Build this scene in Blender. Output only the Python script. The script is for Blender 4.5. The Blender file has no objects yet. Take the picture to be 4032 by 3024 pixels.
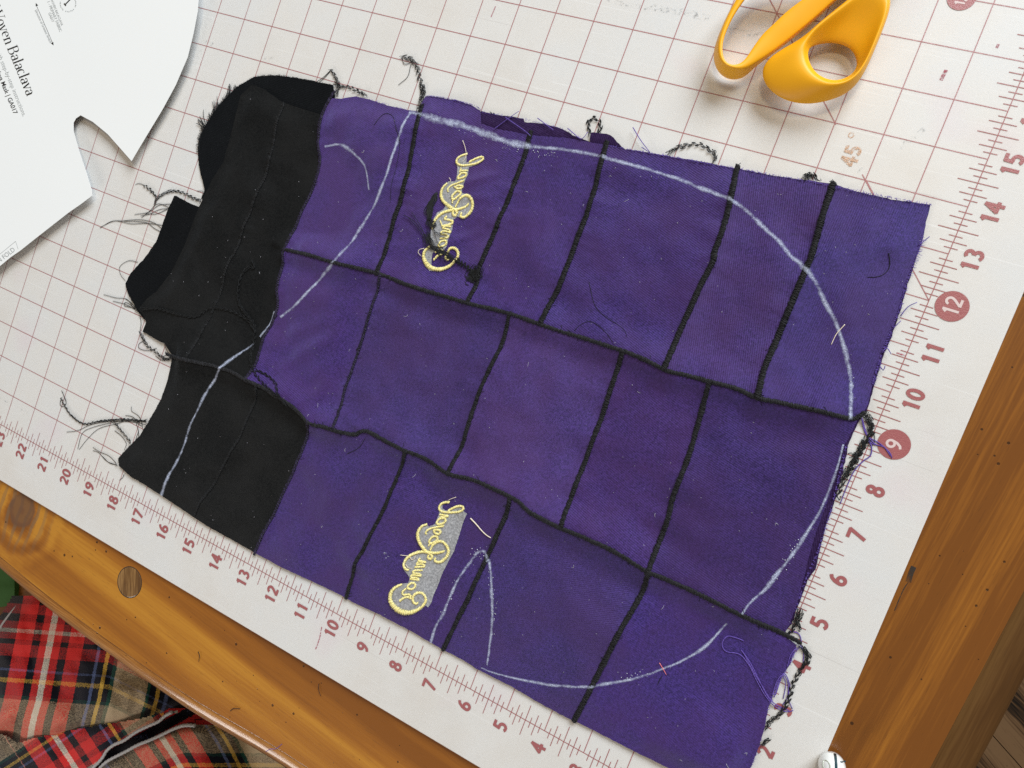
import bpy, bmesh, math, random
import numpy as np
from mathutils import Vector, Matrix, Euler, noise
from mathutils.geometry import delaunay_2d_cdt, tessellate_polygon

IN = 0.0254                       # everything below is thought of in inches
random.seed(7); rng = np.random.default_rng(7)
S = bpy.context.scene
COL = S.collection

# ------------------------------------------------------------------ camera
CAM = np.array([-2.33612771, 8.54905406, 16.50467776])
ROT = np.array([[0.8818900735137221, 0.34989610198982607, -0.3159788221547248],
                [0.35543474741036596, -0.9337580263921303, -0.04197723766045865],
                [-0.30973543318660085, -0.07529054363330473, -0.9478371671696093]])
FPX = 2837.192
cd = bpy.data.cameras.new('camera'); cam = bpy.data.objects.new('camera', cd); COL.objects.link(cam)
cd.sensor_fit = 'HORIZONTAL'; cd.sensor_width = 36; cd.lens = 36 * FPX / 4032
cd.clip_start = 0.01; cd.clip_end = 100
m = Matrix.Identity(4)
for i in range(3):
    m[i][0] = ROT[0][i]; m[i][1] = -ROT[1][i]; m[i][2] = -ROT[2][i]; m[i][3] = CAM[i] * IN
cam.matrix_world = m
S.camera = cam

# ------------------------------------------------------------------ light
w = bpy.data.worlds.new('World'); S.world = w; w.use_nodes = True
bg = w.node_tree.nodes['Background']; bg.inputs[0].default_value = (1.0, 0.88, 0.76, 1); bg.inputs[1].default_value = 0.20

def area(name, loc, target, sx, sy, power, col):
    l = bpy.data.lights.new(name, 'AREA'); l.shape = 'RECTANGLE'
    l.size = sx * IN; l.size_y = sy * IN; l.energy = power; l.color = col
    o = bpy.data.objects.new(name, l); COL.objects.link(o)
    o.location = Vector(loc) * IN
    d = Vector(target) - Vector(loc)
    o.rotation_euler = d.to_track_quat('-Z', 'Y').to_euler()
    return o
area('window_light', (34, 136, 88), (-8, 8, 0), 104, 76, 268, (0.85, 0.93, 1.0))
area('far_window_light', (-40, -92, 46), (-8, 4, 0), 50, 30, 26, (1.0, 0.95, 0.90))
area('ceiling_light', (-2.4, 40, 74), (-4, 10, 0), 12, 12, 7.0, (1.0, 0.80, 0.52))
S.view_settings.view_transform = 'Standard'; S.view_settings.look = 'None'
S.view_settings.exposure = 0.03; S.view_settings.gamma = 1
S.render.engine = 'CYCLES'
S.cycles.caustics_reflective = False; S.cycles.caustics_refractive = False; S.cycles.use_denoising = False

# ------------------------------------------------------------------ helpers
def nat(x, y, z=0.0):             # a point of the photograph (4032 wide) -> inches on the plane z
    d = ROT.T @ np.array([(x - 2016) / FPX, (y - 1512) / FPX, 1.0])
    return CAM + (z - CAM[2]) / d[2] * d
def at(x, y, z=0.0):              # the same from the 2212-wide view
    k = 4032 / 2212
    return nat(x * k, y * k, z)
def crop(ox, oy, s):              # the same from an enlarged crop
    return lambda pts, z=0.0: np.array([nat(ox + p[0] * s, oy + p[1] * s, z) for p in pts])
def P(pts, z=0.0): return np.array([at(p[0], p[1], z) for p in pts])

def smooth(pts, step=0.05, closed=False):   # centripetal-ish Catmull-Rom, resampled
    p = np.asarray(pts, float); n = len(p)
    if n < 3 and not closed:
        L = np.linalg.norm(p[1] - p[0]); k = max(2, int(L / step) + 1)
        return p[0] + (p[1] - p[0]) * np.linspace(0, 1, k)[:, None]
    out = []
    rngi = range(n) if closed else range(n - 1)
    for i in rngi:
        if closed: a, b, c, d = p[i - 1], p[i], p[(i + 1) % n], p[(i + 2) % n]
        else:
            b, c = p[i], p[i + 1]
            a = p[i - 1] if i else 2 * b - c
            d = p[i + 2] if i + 2 < n else 2 * c - b
        L = np.linalg.norm(c - b); k = max(1, int(round(L / step)))
        t = np.arange(k)[:, None] / k
        out.append(0.5 * (2 * b + (c - a) * t + (2 * a - 5 * b + 4 * c - d) * t * t + (3 * b - a - 3 * c + d) * t ** 3))
    if not closed: out.append(p[-1:])
    return np.vstack(out)

def mesh(name, verts, faces, mat, parent=None, smooth_shade=True, uv=None):
    me = bpy.data.meshes.new(name)
    me.from_pydata((np.asarray(verts, float) * IN).tolist(), [], [list(map(int, f)) for f in faces])
    if smooth_shade: me.polygons.foreach_set('use_smooth', [True] * len(me.polygons))
    if uv is not None:
        l = me.uv_layers.new(name='UVMap'); vi = np.empty(len(me.loops), int); me.loops.foreach_get('vertex_index', vi)
        l.data.foreach_set('uv', np.asarray(uv, np.float32)[vi].ravel())
    if mat: me.materials.append(mat)
    me.update()
    o = bpy.data.objects.new(name, me); COL.objects.link(o)
    if parent: o.parent = parent
    return o
def tag(o, label=None, cat=None, group=None, kind=None):
    for k, v in (('label', label), ('category', cat), ('group', group), ('kind', kind)):
        if v: o[k] = v
    return o
def thing(name, loc, label, cat, group=None):
    o = bpy.data.objects.new(name, None); COL.objects.link(o); o.empty_display_size = 0.02
    return tag(o, label, cat, group)          # origin stays at the world's so parts keep plain coordinates

class MB:                                     # collects pieces of one part
    def __init__(s): s.v = []; s.f = []; s.n = 0
    def add(s, v, f):
        v = np.asarray(v, float); s.v.append(v); s.f += [[i + s.n for i in q] for q in f]; s.n += len(v)
    def build(s, name, mat, parent=None, sm=True): return mesh(name, np.vstack(s.v), s.f, mat, parent, sm)
    def tube(s, pts, r, sides=5, zs=1.0):
        p = np.asarray(pts, float); n = len(p)
        t = np.gradient(p, axis=0); t /= np.linalg.norm(t, axis=1)[:, None] + 1e-12
        up = np.array([0, 0, 1.0]); a = np.cross(t, up); la = np.linalg.norm(a, axis=1)
        a[la < 1e-3] = [1, 0, 0]; a /= np.linalg.norm(a, axis=1)[:, None]; b = np.cross(a, t)
        r = np.broadcast_to(np.asarray(r, float), (n,))
        th = np.arange(sides) * 2 * math.pi / sides
        v = p[:, None] + r[:, None, None] * (np.cos(th)[None, :, None] * a[:, None] + zs * np.sin(th)[None, :, None] * b[:, None])
        f = [[i * sides + j, i * sides + (j + 1) % sides, (i + 1) * sides + (j + 1) % sides, (i + 1) * sides + j] for i in range(n - 1) for j in range(sides)]
        f += [list(range(sides))[::-1], [(n - 1) * sides + j for j in range(sides)]]
        s.add(v.reshape(-1, 3), f)
    def ribbon(s, pts, w, closed=False):      # flat strip lying in xy
        p = np.asarray(pts, float); n = len(p)
        t = np.gradient(p[:, :2], axis=0)
        if np.linalg.norm(p[0] - p[-1]) < 1e-6: t[0] = t[-1] = (p[1] - p[-2])[:2]
        t /= np.linalg.norm(t, axis=1)[:, None] + 1e-12
        nn = np.c_[-t[:, 1], t[:, 0], np.zeros(n)]; w = np.broadcast_to(np.asarray(w, float), (n,))[:, None]
        s.add(np.vstack([p + nn * w / 2, p - nn * w / 2]), [[i + n, i + 1 + n, i + 1, i] for i in range(n - 1)])

def inside(poly, q):
    x, y = q[:, 0], q[:, 1]; r = np.zeros(len(q), bool); n = len(poly)
    for i in range(n):
        x1, y1 = poly[i][:2]; x2, y2 = poly[(i + 1) % n][:2]
        if y1 == y2: continue
        c = ((y1 > y) != (y2 > y)) & (x < (x2 - x1) * (y - y1) / (y2 - y1) + x1); r ^= c
    return r
def polydist(pl, q):
    d = np.full(len(q), 1e9)
    for a, b in zip(pl[:-1, :2], pl[1:, :2]):
        ab = b - a; t = np.clip(((q - a) @ ab) / (ab @ ab + 1e-12), 0, 1)
        d = np.minimum(d, np.linalg.norm(q - a - t[:, None] * ab, axis=1))
    return d
def fbm(q, sc, seed=0.0, oct=3):
    return np.array([noise.fractal(Vector((x * sc, y * sc, seed)), 1.0, 2.0, oct) for x, y in q[:, :2]])
def vnoise(q, sc, seed=0.0):
    return np.array([noise.noise(Vector((x * sc, y * sc, seed))) for x, y in q[:, :2]])

def sheet(outline, step, lines=()):           # 2-D triangulation of an outline, cut along lines: list of (verts, tris) regions
    o = np.asarray(outline)[:, :2]
    V = [Vector(p) for p in o]; E = [(i, (i + 1) % len(o)) for i in range(len(o))]
    for l in lines:
        b = len(V); V += [Vector(p[:2]) for p in l]; E += [(b + i, b + i + 1) for i in range(len(l) - 1)]
    lo, hi = o.min(0), o.max(0)
    gx, gy = np.meshgrid(np.arange(lo[0], hi[0], step), np.arange(lo[1], hi[1], step * 0.87))
    gx[1::2] += step / 2
    g = np.c_[gx.ravel(), gy.ravel()]; g += rng.uniform(-.12, .12, g.shape) * step
    g = g[inside(o, g)]
    d = polydist(np.vstack([o, o[:1]]), g)
    for l in lines: d = np.minimum(d, polydist(np.asarray(l), g))
    V += [Vector(p) for p in g[d > step * 0.45]]
    v, e, f, ov, oe, of = delaunay_2d_cdt(V, E, [], 0, 1e-6)
    v = np.array([tuple(p) for p in v]); f = np.array([t for t in f if len(t) == 3])
    ne = len(o) + 0
    cons = set()
    for k, src in enumerate(oe):
        if src: cons.add(tuple(sorted(e[k])))
    f = f[inside(o, v[f].mean(1))]
    adj = {}
    for i, t in enumerate(f):
        for a, b in ((t[0], t[1]), (t[1], t[2]), (t[2], t[0])):
            adj.setdefault((min(a, b), max(a, b)), []).append(i)
    lab = -np.ones(len(f), int); c = 0
    nb = [[] for _ in f]
    for k, l in adj.items():
        if len(l) == 2 and k not in cons: nb[l[0]].append(l[1]); nb[l[1]].append(l[0])
    for i in range(len(f)):
        if lab[i] >= 0: continue
        st = [i]; lab[i] = c
        while st:
            j = st.pop()
            for k in nb[j]:
                if lab[k] < 0: lab[k] = c; st.append(k)
        c += 1
    out = []
    for k in range(c):
        t = f[lab == k]
        if len(t) < 12: continue
        u, inv = np.unique(t, return_inverse=True)
        out.append((v[u], inv.reshape(-1, 3)))
    return out
def thick(o, t):                              # gives a sheet its underside and a cut edge of its own
    me = o.data; v = [x.co.copy() for x in me.vertices]; f = [list(p.vertices) for p in me.polygons]; n_ = len(v); e = {}
    uvl = me.uv_layers.active
    for q in f:
        for a, b in zip(q, q[1:] + q[:1]): e[(a, b)] = e.get((a, b), 0) + 1
    rim = [k for k in e if (k[1], k[0]) not in e]
    if sum(p.normal.z for p in me.polygons) < 0: sgn = -1
    else: sgn = 1
    dz = Vector((0, 0, -t * IN)); V = v + [x + dz for x in v]; F = f + [[i + n_ for i in q][::-1] for q in f]; sm = [True] * len(F)
    for a, b in rim:
        k = len(V); V += [v[a], v[b], v[b] + dz, v[a] + dz]; F.append([k + 1, k, k + 3, k + 2]); sm.append(False)
    m2 = bpy.data.meshes.new(me.name); m2.from_pydata(V, [], F); m2.polygons.foreach_set('use_smooth', sm)
    for mt in me.materials: m2.materials.append(mt)
    m2.update(); o.data = m2; bpy.data.meshes.remove(me)
    return o

# ------------------------------------------------------------------ materials
class NT:
    def __init__(s, name):
        s.m = bpy.data.materials.new(name); s.m.use_nodes = True; s.t = s.m.node_tree; s.N = s.t.nodes; s.L = s.t.links
        s.b = s.N['Principled BSDF']
        tc = s.N.new('ShaderNodeTexCoord'); s.tc = tc
        mp = s.N.new('ShaderNodeVectorMath'); mp.operation = 'SCALE'; mp.inputs['Scale'].default_value = 1 / IN
        s.L.new(tc.outputs['Object'], mp.inputs[0]); s.inch = mp.outputs[0]
    def val(s, sock, v):
        if isinstance(v, (int, float)): sock.default_value = v
        elif isinstance(v, tuple): sock.default_value = v if len(v) == len(sock.default_value) else (*v, 1)
        else: s.L.new(v, sock)
    def mapv(s, vec, scale=(1, 1, 1), rot=0.0, loc=(0, 0, 0)):
        n = s.N.new('ShaderNodeMapping'); s.L.new(vec, n.inputs['Vector'])
        n.inputs['Scale'].default_value = scale; n.inputs['Rotation'].default_value = (0, 0, rot); n.inputs['Location'].default_value = loc
        return n.outputs[0]
    def noise(s, vec, sc, det=3, rough=.55, dist=0.0, out='Fac'):
        n = s.N.new('ShaderNodeTexNoise'); s.L.new(vec, n.inputs['Vector']); n.inputs['Scale'].default_value = sc
        n.inputs['Detail'].default_value = det; n.inputs['Roughness'].default_value = rough; n.inputs['Distortion'].default_value = dist
        return n.outputs[out]
    def wave(s, vec, sc, dist=0.0, dsc=1.0, det=2, axis='X', prof='SIN'):
        n = s.N.new('ShaderNodeTexWave'); s.L.new(vec, n.inputs['Vector']); n.inputs['Scale'].default_value = sc; n.bands_direction = axis
        n.inputs['Distortion'].default_value = dist; n.inputs['Detail Scale'].default_value = dsc; n.inputs['Detail'].default_value = det; n.wave_profile = prof
        return n.outputs['Fac']
    def vor(s, vec, sc, out='Distance'):
        n = s.N.new('ShaderNodeTexVoronoi'); s.L.new(vec, n.inputs['Vector']); n.inputs['Scale'].default_value = sc
        return n.outputs[out]
    def ramp(s, fac, stops, interp='LINEAR'):
        n = s.N.new('ShaderNodeValToRGB'); s.L.new(fac, n.inputs[0]); cr = n.color_ramp; cr.interpolation = interp
        while len(cr.elements) < len(stops): cr.elements.new(0.5)
        for e, (p, c) in zip(cr.elements, stops):
            e.position = p; e.color = (*c, 1) if not isinstance(c, (int, float)) else (c, c, c, 1)
        return n.outputs[0]
    def mix(s, fac, a, b, mode='MIX'):
        n = s.N.new('ShaderNodeMix'); n.data_type = 'RGBA'; n.blend_type = mode
        s.val(n.inputs[0], fac); s.val(n.inputs[6], a); s.val(n.inputs[7], b); return n.outputs[2]
    def math(s, op, a, b=0.0, c=0.0):
        n = s.N.new('ShaderNodeMath'); n.operation = op
        s.val(n.inputs[0], a); s.val(n.inputs[1], b); s.val(n.inputs[2], c); return n.outputs[0]
    def bump(s, h, strength, dist):
        n = s.N.new('ShaderNodeBump'); n.inputs['Strength'].default_value = strength; n.inputs['Distance'].default_value = dist * IN
        s.L.new(h, n.inputs['Height']); s.L.new(n.outputs[0], s.b.inputs['Normal'])
    def set(s, **k):
        for a, v in k.items(): s.val(s.b.inputs[a.replace('_', ' ')], v)
        return s.m

def fabric(name, base, dark, sheen, lint=0.0, red=None):
    n = NT(name)
    oi = n.N.new('ShaderNodeObjectInfo')
    vr = n.N.new('ShaderNodeVectorRotate'); vr.rotation_type = 'Z_AXIS'; n.L.new(n.inch, vr.inputs['Vector'])
    n.L.new(n.math('MULTIPLY', oi.outputs['Random'], 3.0), vr.inputs['Angle'])
    tw = n.wave(vr.outputs[0], 7.0, 1.2, 3.0)
    tw2 = n.wave(n.mapv(vr.outputs[0], rot=1.4), 16.0, 0.6, 3.0)
    gr = n.math('ADD', n.math('MULTIPLY', n.noise(n.inch, 17, 2, .8), .55), n.math('MULTIPLY', n.noise(n.inch, 42, 2, .7), .45))
    bl = n.noise(n.inch, 0.6, 4, .6)
    c = n.mix(n.ramp(gr, [(.40, 0), (.58, 1)]), dark, base)
    c = n.mix(n.math('MULTIPLY', tw, 0.14), c, dark)
    c = n.mix(n.ramp(bl, [(.38, 0), (.62, .6)]), c, red or dark)
    c = n.mix(1.0, c, oi.outputs['Color'], 'MULTIPLY')
    hs = n.N.new('ShaderNodeHueSaturation'); n.L.new(c, hs.inputs['Color'])
    n.L.new(n.math('MULTIPLY_ADD', oi.outputs['Random'], 0.12, 0.94), hs.inputs['Value'])
    c = hs.outputs[0]
    if lint:
        vd = n.vor(n.inch, 5.5); sz = n.noise(n.inch, 3.1, 1)
        dots = n.math('LESS_THAN', vd, n.math('MULTIPLY', n.math('SUBTRACT', sz, 0.48), 0.16))
        fz = n.math('GREATER_THAN', n.noise(n.inch, 24, 2, .5, 2.0), 0.735)
        c = n.mix(n.math('MULTIPLY', n.math('MAXIMUM', dots, n.math('MULTIPLY', fz, .35)), lint), c, (.55, .52, .62))
    n.bump(n.math('ADD', n.math('MULTIPLY', tw2, .5), n.math('ADD', n.math('MULTIPLY', tw, .5), gr)), 0.5, 0.016)
    return n.set(Base_Color=c, Roughness=0.55, Specular_IOR_Level=sheen[0], Specular_Tint=sheen[1], Sheen_Weight=sheen[0], Sheen_Tint=sheen[1], Sheen_Roughness=0.45)
M = {}
M['purple'] = fabric('purple_twill', (.054, .025, .158), (.019, .0085, .050), (.55, (.45, .42, 1.0)), .5, (.046, .0145, .074))  # plum patches put the cloth's warm reddish shade into the colour
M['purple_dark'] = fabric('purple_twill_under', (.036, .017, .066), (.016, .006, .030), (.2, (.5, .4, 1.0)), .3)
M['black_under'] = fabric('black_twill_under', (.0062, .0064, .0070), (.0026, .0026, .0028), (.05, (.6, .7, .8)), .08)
M['black'] = fabric('black_twill', (.0125, .0123, .0118), (.0055, .0055, .0055), (.05, (.6, .7, .8)), .12, (.017, .0165, .016))

def thread_mat(name, a, b, rough=.7):
    n = NT(name); g = n.noise(n.inch, 45, 2)
    return n.set(Base_Color=n.mix(n.ramp(g, [(.35, 0), (.65, 1)]), a, b), Roughness=rough, Specular_IOR_Level=.3, Sheen_Weight=.03)
M['cord'] = thread_mat('black_overlock', (.0025, .0025, .003), (.010, .0095, .012))
M['bthread'] = thread_mat('black_thread', (.003, .0033, .0036), (.010, .011, .012))
M['stitch'] = thread_mat('black_stitch', (.0025, .0025, .003), (.020, .0195, .023), .6)
M['stitchp'] = thread_mat('dark_purple_stitch', (.006, .004, .012), (.04, .028, .08), .5)
M['pthread'] = thread_mat('purple_thread', (.06, .03, .2), (.16, .10, .42))
M['ythread'] = thread_mat('yellow_thread', (.72, .60, .16), (.95, .89, .50), .6)
M['cream'] = thread_mat('cream_thread', (.7, .58, .42), (.85, .76, .62))
M['white_thread'] = thread_mat('white_thread', (.42, .41, .46), (.62, .6, .64))
M['pink'] = thread_mat('pink_thread', (.75, .12, .16), (.85, .3, .3))
n = NT('stabiliser'); g = n.noise(n.inch, 22, 3, .7)
M['backing'] = n.set(Base_Color=n.ramp(g, [(.3, (.16, .16, .165)), (.5, (.27, .27, .28)), (.72, (.44, .44, .45))]), Roughness=.9); n.bump(g, .5, .02)

n = NT('chalk')                               # a chalk stroke: powder with gaps
g = n.noise(n.inch, 26, 3, .75); g2 = n.noise(n.inch, 2.2, 2)
uvx = n.N.new('ShaderNodeSeparateXYZ'); n.L.new(n.tc.outputs['UV'], uvx.inputs[0])
edge = n.math('MULTIPLY', n.math('SUBTRACT', 1.0, n.math('ABSOLUTE', n.math('MULTIPLY_ADD', uvx.outputs[1], 2, -1))), 1.0)
al = n.math('MULTIPLY', edge, n.math('ADD', n.math('MULTIPLY', g, 1.1), n.math('MULTIPLY', g2, .9)))
al = n.ramp(n.math('MULTIPLY', al, n.ramp(n.noise(n.inch, 6, 3, .7), [(.30, .55), (.6, 1.1)])), [(.35, 0), (.58, .30), (.98, .78)])
wvk = n.ramp(n.noise(n.inch, 55, 1, .5), [(.36, .35), (.62, 1)]); al = n.math('MULTIPLY', al, wvk)
M['chalk'] = n.set(Base_Color=(.60, .66, .84), Roughness=.95, Alpha=al)

n = NT('mat_plastic')
a = n.noise(n.inch, .22, 4, .6); b = n.noise(n.inch, 30, 2, .6); sp = n.vor(n.inch, 2.6)
c = n.ramp(a, [(.32, (.59, .572, .545)), (.5, (.635, .632, .62)), (.68, (.62, .635, .643))])
c = n.mix(n.math('MULTIPLY', n.noise(n.inch, .5, 3), .28), c, (.66, .56, .45))
c = n.mix(n.math('MULTIPLY', n.math('GREATER_THAN', b, .70), .18), c, (.36, .35, .33))
c = n.mix(n.math('MULTIPLY', n.math('LESS_THAN', sp, .022), .8), c, (.86, .86, .86))
# cutting scratches, fine and long, in two directions, and grey scuffs
for rot, sc, th, col, am in ((.35, 1.0, .69, (.76, .76, .75), .35), (1.15, .8, .735, (.34, .31, .30), .3), (-.5, .9, .70, (.74, .74, .73), .32)):
    s_ = n.noise(n.mapv(n.inch, (.10 * sc, 11 * sc, 1), rot), 1.6, 2, .5)
    c = n.mix(n.math('MULTIPLY', n.math('GREATER_THAN', s_, th), am), c, col)
pk = n.ramp(n.noise(n.mapv(n.inch, loc=(3, 1, 0)), .34, 2), [(.60, 0), (.74, 1)])
c = n.mix(n.math('MULTIPLY', pk, .22), c, (.62, .42, .50))
n.bump(n.math('ADD', b, n.math('MULTIPLY', n.noise(n.inch, 3, 3), .6)), .12, .01)
M['mat'] = n.set(Base_Color=c, Roughness=.40, Specular_IOR_Level=.42, Subsurface_Weight=0.35, Subsurface_Radius=(.003, .003, .003), Subsurface_Scale=1.0)
n = NT('mat_ink'); g = n.noise(n.inch, 40, 2, .7); wn = n.noise(n.inch, 1.4, 3, .6)
c = n.mix(n.math('MULTIPLY', g, .6), (.30, .085, .09), (.36, .12, .12)); n.bump(g, .5, .012)
M['ink'] = n.set(Base_Color=c, Roughness=.36, Specular_IOR_Level=.6)
n = NT('mat_ink_line'); g = n.noise(n.inch, 40, 2, .7)
c = n.mix(n.math('MULTIPLY', g, .6), (.34, .125, .13), (.44, .19, .195)); n.bump(g, .6, .012)
al = n.ramp(n.noise(n.inch, 1.0, 4, .75), [(.28, .45), (.48, .95)])
M['inkline'] = n.set(Base_Color=c, Roughness=.36, Specular_IOR_Level=.6, Alpha=al)
n = NT('badge_number'); M['badge_number'] = n.set(Base_Color=(.62, .50, .48), Roughness=.4)
n = NT('scuff'); g = n.noise(n.inch, 9, 4, .8)
M['scuff'] = n.set(Base_Color=(.16, .18, .19), Roughness=.9, Alpha=n.ramp(g, [(.52, 0), (.72, .5)]))
n = NT('red_scuff'); M['redscuff'] = n.set(Base_Color=(.36, .05, .09), Roughness=.8, Alpha=n.ramp(n.noise(n.inch, 18, 3, .8), [(.36, 0), (.6, .9)]))

n = NT('orange_plastic'); g = n.noise(n.inch, 60, 2)
n.bump(g, .06, .004); M['orange'] = n.set(Base_Color=n.mix(n.noise(n.inch, 1.5, 2), (.83, .375, .004), (.90, .44, .008)), Roughness=.46, Specular_IOR_Level=.4)
n = NT('steel'); M['steel'] = n.set(Base_Color=(.55, .55, .55), Metallic=1.0, Roughness=.28)
n = NT('paper'); g = n.noise(n.inch, 40, 3)
n.bump(g, .05, .004); M['paper'] = n.set(Base_Color=n.mix(n.noise(n.inch, .3, 2), (.775, .795, .795), (.79, .80, .795)), Roughness=.55)
n = NT('print_black'); M['print'] = n.set(Base_Color=(.015, .015, .015), Roughness=.6)
n = NT('print_grey'); M['printgrey'] = n.set(Base_Color=(.30, .32, .32), Roughness=.6)

def wood(name, along, cols, dark, scale=1.0, gloss=.26, streak=1.0, knot=None, fine=.5, wobble=.4, dotr=.42):
    n = NT(name)
    v = n.mapv(n.inch, (1, 1, 1), -along)       # x along the grain
    wob = n.noise(n.mapv(v, (.12, .5, .5)), 1.0, 3, .5, out='Color')
    vv = n.N.new('ShaderNodeVectorMath')
    vv.operation = 'MULTIPLY_ADD'; n.L.new(wob, vv.inputs[0]); vv.inputs[1].default_value = (0, wobble, 0); n.L.new(v, vv.inputs[2]); vv = vv.outputs[0]
    a = n.noise(n.mapv(vv, (.05 * scale, .95 * scale, 1)), 1.0, 2, .45)
    b = n.noise(n.mapv(vv, (.5 * scale, 14 * scale, 1)), 1.0, 3, .6)
    d = n.noise(n.mapv(vv, (2.2, 34, 1)), 1.0, 2, .6)
    fac = n.math('ADD', n.math('MULTIPLY', a, streak), n.math('MULTIPLY', n.math('SUBTRACT', b, .5), fine))
    if knot:
        for kx, ky, kr in knot:
            vm = n.N.new('ShaderNodeVectorMath'); vm.operation = 'DISTANCE'
            n.L.new(n.mapv(n.inch, (1, 1.0, 0)), vm.inputs[0]); vm.inputs[1].default_value = (kx, ky, 0)
            dk = n.math('ADD', vm.outputs['Value'], n.math('MULTIPLY', n.noise(n.inch, 1.6, 3), .5))
            rings = n.math('MULTIPLY', n.math('SINE', n.math('MULTIPLY', dk, 9.5)), n.ramp(n.math('DIVIDE', dk, kr * 4), [(.25, .16), (.9, 0)]))
            fac = n.math('SUBTRACT', fac, rings)
    c = n.ramp(fac, cols)
    if knot:
        for kx, ky, kr in knot:
            vm = n.N.new('ShaderNodeVectorMath'); vm.operation = 'DISTANCE'; n.L.new(n.mapv(n.inch, (1, 1.0, 0)), vm.inputs[0]); vm.inputs[1].default_value = (kx, ky, 0)
            dk = n.math('ADD', vm.outputs['Value'], n.math('MULTIPLY', n.noise(n.inch, 2.2, 3), .22))
            sw = n.ramp(n.wave(n.inch, .9, 5.0, .8, 2), [(.62, 0), (.80, .6)]); c = n.mix(n.math('MULTIPLY', sw, n.ramp(n.math('DIVIDE', dk, kr * 4), [(.28, 1), (.62, 0)])), c, (.16, .105, .06))
            c = n.mix(n.ramp(n.math('DIVIDE', dk, kr * 2), [(.46, .85), (.53, 0)]), c, (.125, .060, .032))
    dk2 = n.math('GREATER_THAN', d, .665)
    c = n.mix(n.math('MULTIPLY', dk2, .35), c, dark)
    dots = n.math('LESS_THAN', n.vor(n.inch, 3.1), n.math('MULTIPLY', n.math('SUBTRACT', n.noise(n.inch, .9, 2), .36), dotr))
    c = n.mix(n.math('MULTIPLY', dots, .85), c, (.03, .012, .004))
    n.bump(n.math('ADD', n.math('MULTIPLY', b, .5), n.math('MULTIPLY', dots, -1.5)), .25, .01)
    return n.set(Base_Color=c, Roughness=gloss, Specular_IOR_Level=.5, Coat_Weight=.10, Coat_Roughness=.12)
PINE = [(.34, (.205, .068, .009)), (.45, (.29, .102, .012)), (.52, (.355, .136, .015)), (.60, (.45, .195, .022))]
M['pine'] = wood('pine_board', math.radians(-5), PINE, (.12, .05, .014), fine=.16, knot=[(-21.35, -2.15, .66)])
M['pine_end'] = wood('pine_end_board', math.radians(86), [(.34, (.165, .056, .009)), (.48, (.24, .086, .012)), (.58, (.305, .116, .015)), (.78, (.44, .19, .024))], (.09, .034, .008), fine=.5, wobble=.25, streak=.8)
M['pine_edge'] = wood('pine_edge', math.radians(-3), [(.3, (.22, .080, .014)), (.5, (.30, .118, .022)), (.7, (.42, .19, .05))], (.12, .05, .02), scale=2.0, fine=1.1, gloss=.2)
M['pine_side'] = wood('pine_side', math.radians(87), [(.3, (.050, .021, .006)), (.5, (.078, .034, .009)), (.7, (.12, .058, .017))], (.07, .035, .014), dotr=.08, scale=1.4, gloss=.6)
M['plug'] = wood('plug_wood', math.radians(112), [(.36, (.10, .046, .015)), (.5, (.15, .072, .022)), (.62, (.30, .165, .06))], (.10, .05, .02), scale=2.4, fine=.8)
M['floor'] = wood('floor_wood', math.radians(-28), [(.34, (.008, .005, .003)), (.44, (.035, .018, .008)), (.56, (.075, .040, .018)), (.72, (.12, .068, .032))], (.015, .008, .005), scale=.7, gloss=.4, streak=1.3, wobble=1.6, fine=.8)
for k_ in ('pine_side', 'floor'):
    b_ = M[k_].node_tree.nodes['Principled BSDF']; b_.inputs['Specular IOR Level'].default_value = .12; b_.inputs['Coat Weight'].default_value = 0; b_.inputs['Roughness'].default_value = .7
M['chair'] = wood('chair_wood', 0.6, [(.3, (.12, .045, .012)), (.7, (.22, .09, .025))], (.05, .02, .01))
n = NT('dark_gap'); M['gap'] = n.set(Base_Color=(.012, .009, .007), Roughness=.9)
n = NT('green_cloth'); g = n.noise(n.inch, 18, 3); n.bump(g, .4, .02)
M['green'] = n.set(Base_Color=n.mix(g, (.022, .085, .012), (.04, .13, .02)), Roughness=.85)
n = NT('china'); M['china'] = n.set(Base_Color=(.82, .83, .80), Roughness=.06, Specular_IOR_Level=.6, Coat_Weight=.6, Coat_Roughness=.03)
n = NT('teal_glaze'); M['teal'] = n.set(Base_Color=(.012, .05, .065), Roughness=.08)
n = NT('grey_ring'); M['greyring'] = n.set(Base_Color=(.52, .55, .47), Roughness=.1)

# plaid flannel: warp and weft colours crossed
n = NT('plaid_flannel')
R_, K_, W_, N_, B_, Y_, G_, C_ = (.62, .028, .026), (.006, .0055, .008), (.70, .63, .53), (.007, .008, .016), (.10, .14, .30), (.66, .42, .07), (.012, .075, .055), (.50, .39, .25)
seq = [(0, K_), (110, R_), (265, K_), (330, R_), (390, W_), (450, R_), (515, K_), (585, R_), (715, N_), (845, B_), (872, N_), (925, Y_), (960, N_), (1010, G_), (1045, C_), (1340, G_), (1372, N_), (1425, Y_), (1460, N_), (1510, B_), (1540, N_), (1660, K_)]
sx = n.N.new('ShaderNodeSeparateXYZ'); n.L.new(n.tc.outputs['UV'], sx.inputs[0])
def jit(o): return n.math('FRACT', n.math('ADD', o, n.math('MULTIPLY', n.math('SUBTRACT', n.noise(n.inch, 14, 2), .5), .012)))
cu = n.ramp(jit(sx.outputs[0]), [(p / 1750, c) for p, c in seq], 'CONSTANT')
cv = n.ramp(jit(sx.outputs[1]), [(p / 1750, c) for p, c in seq], 'CONSTANT')
f = n.ramp(n.noise(n.mapv(n.inch, (15, 34, 1), .5), 1.0, 2, .7), [(.40, .08), (.60, .58)])
c = n.mix(f, cu, cv); fz = n.noise(n.inch, 26, 3, .7)
n.bump(fz, .8, .03)
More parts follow.
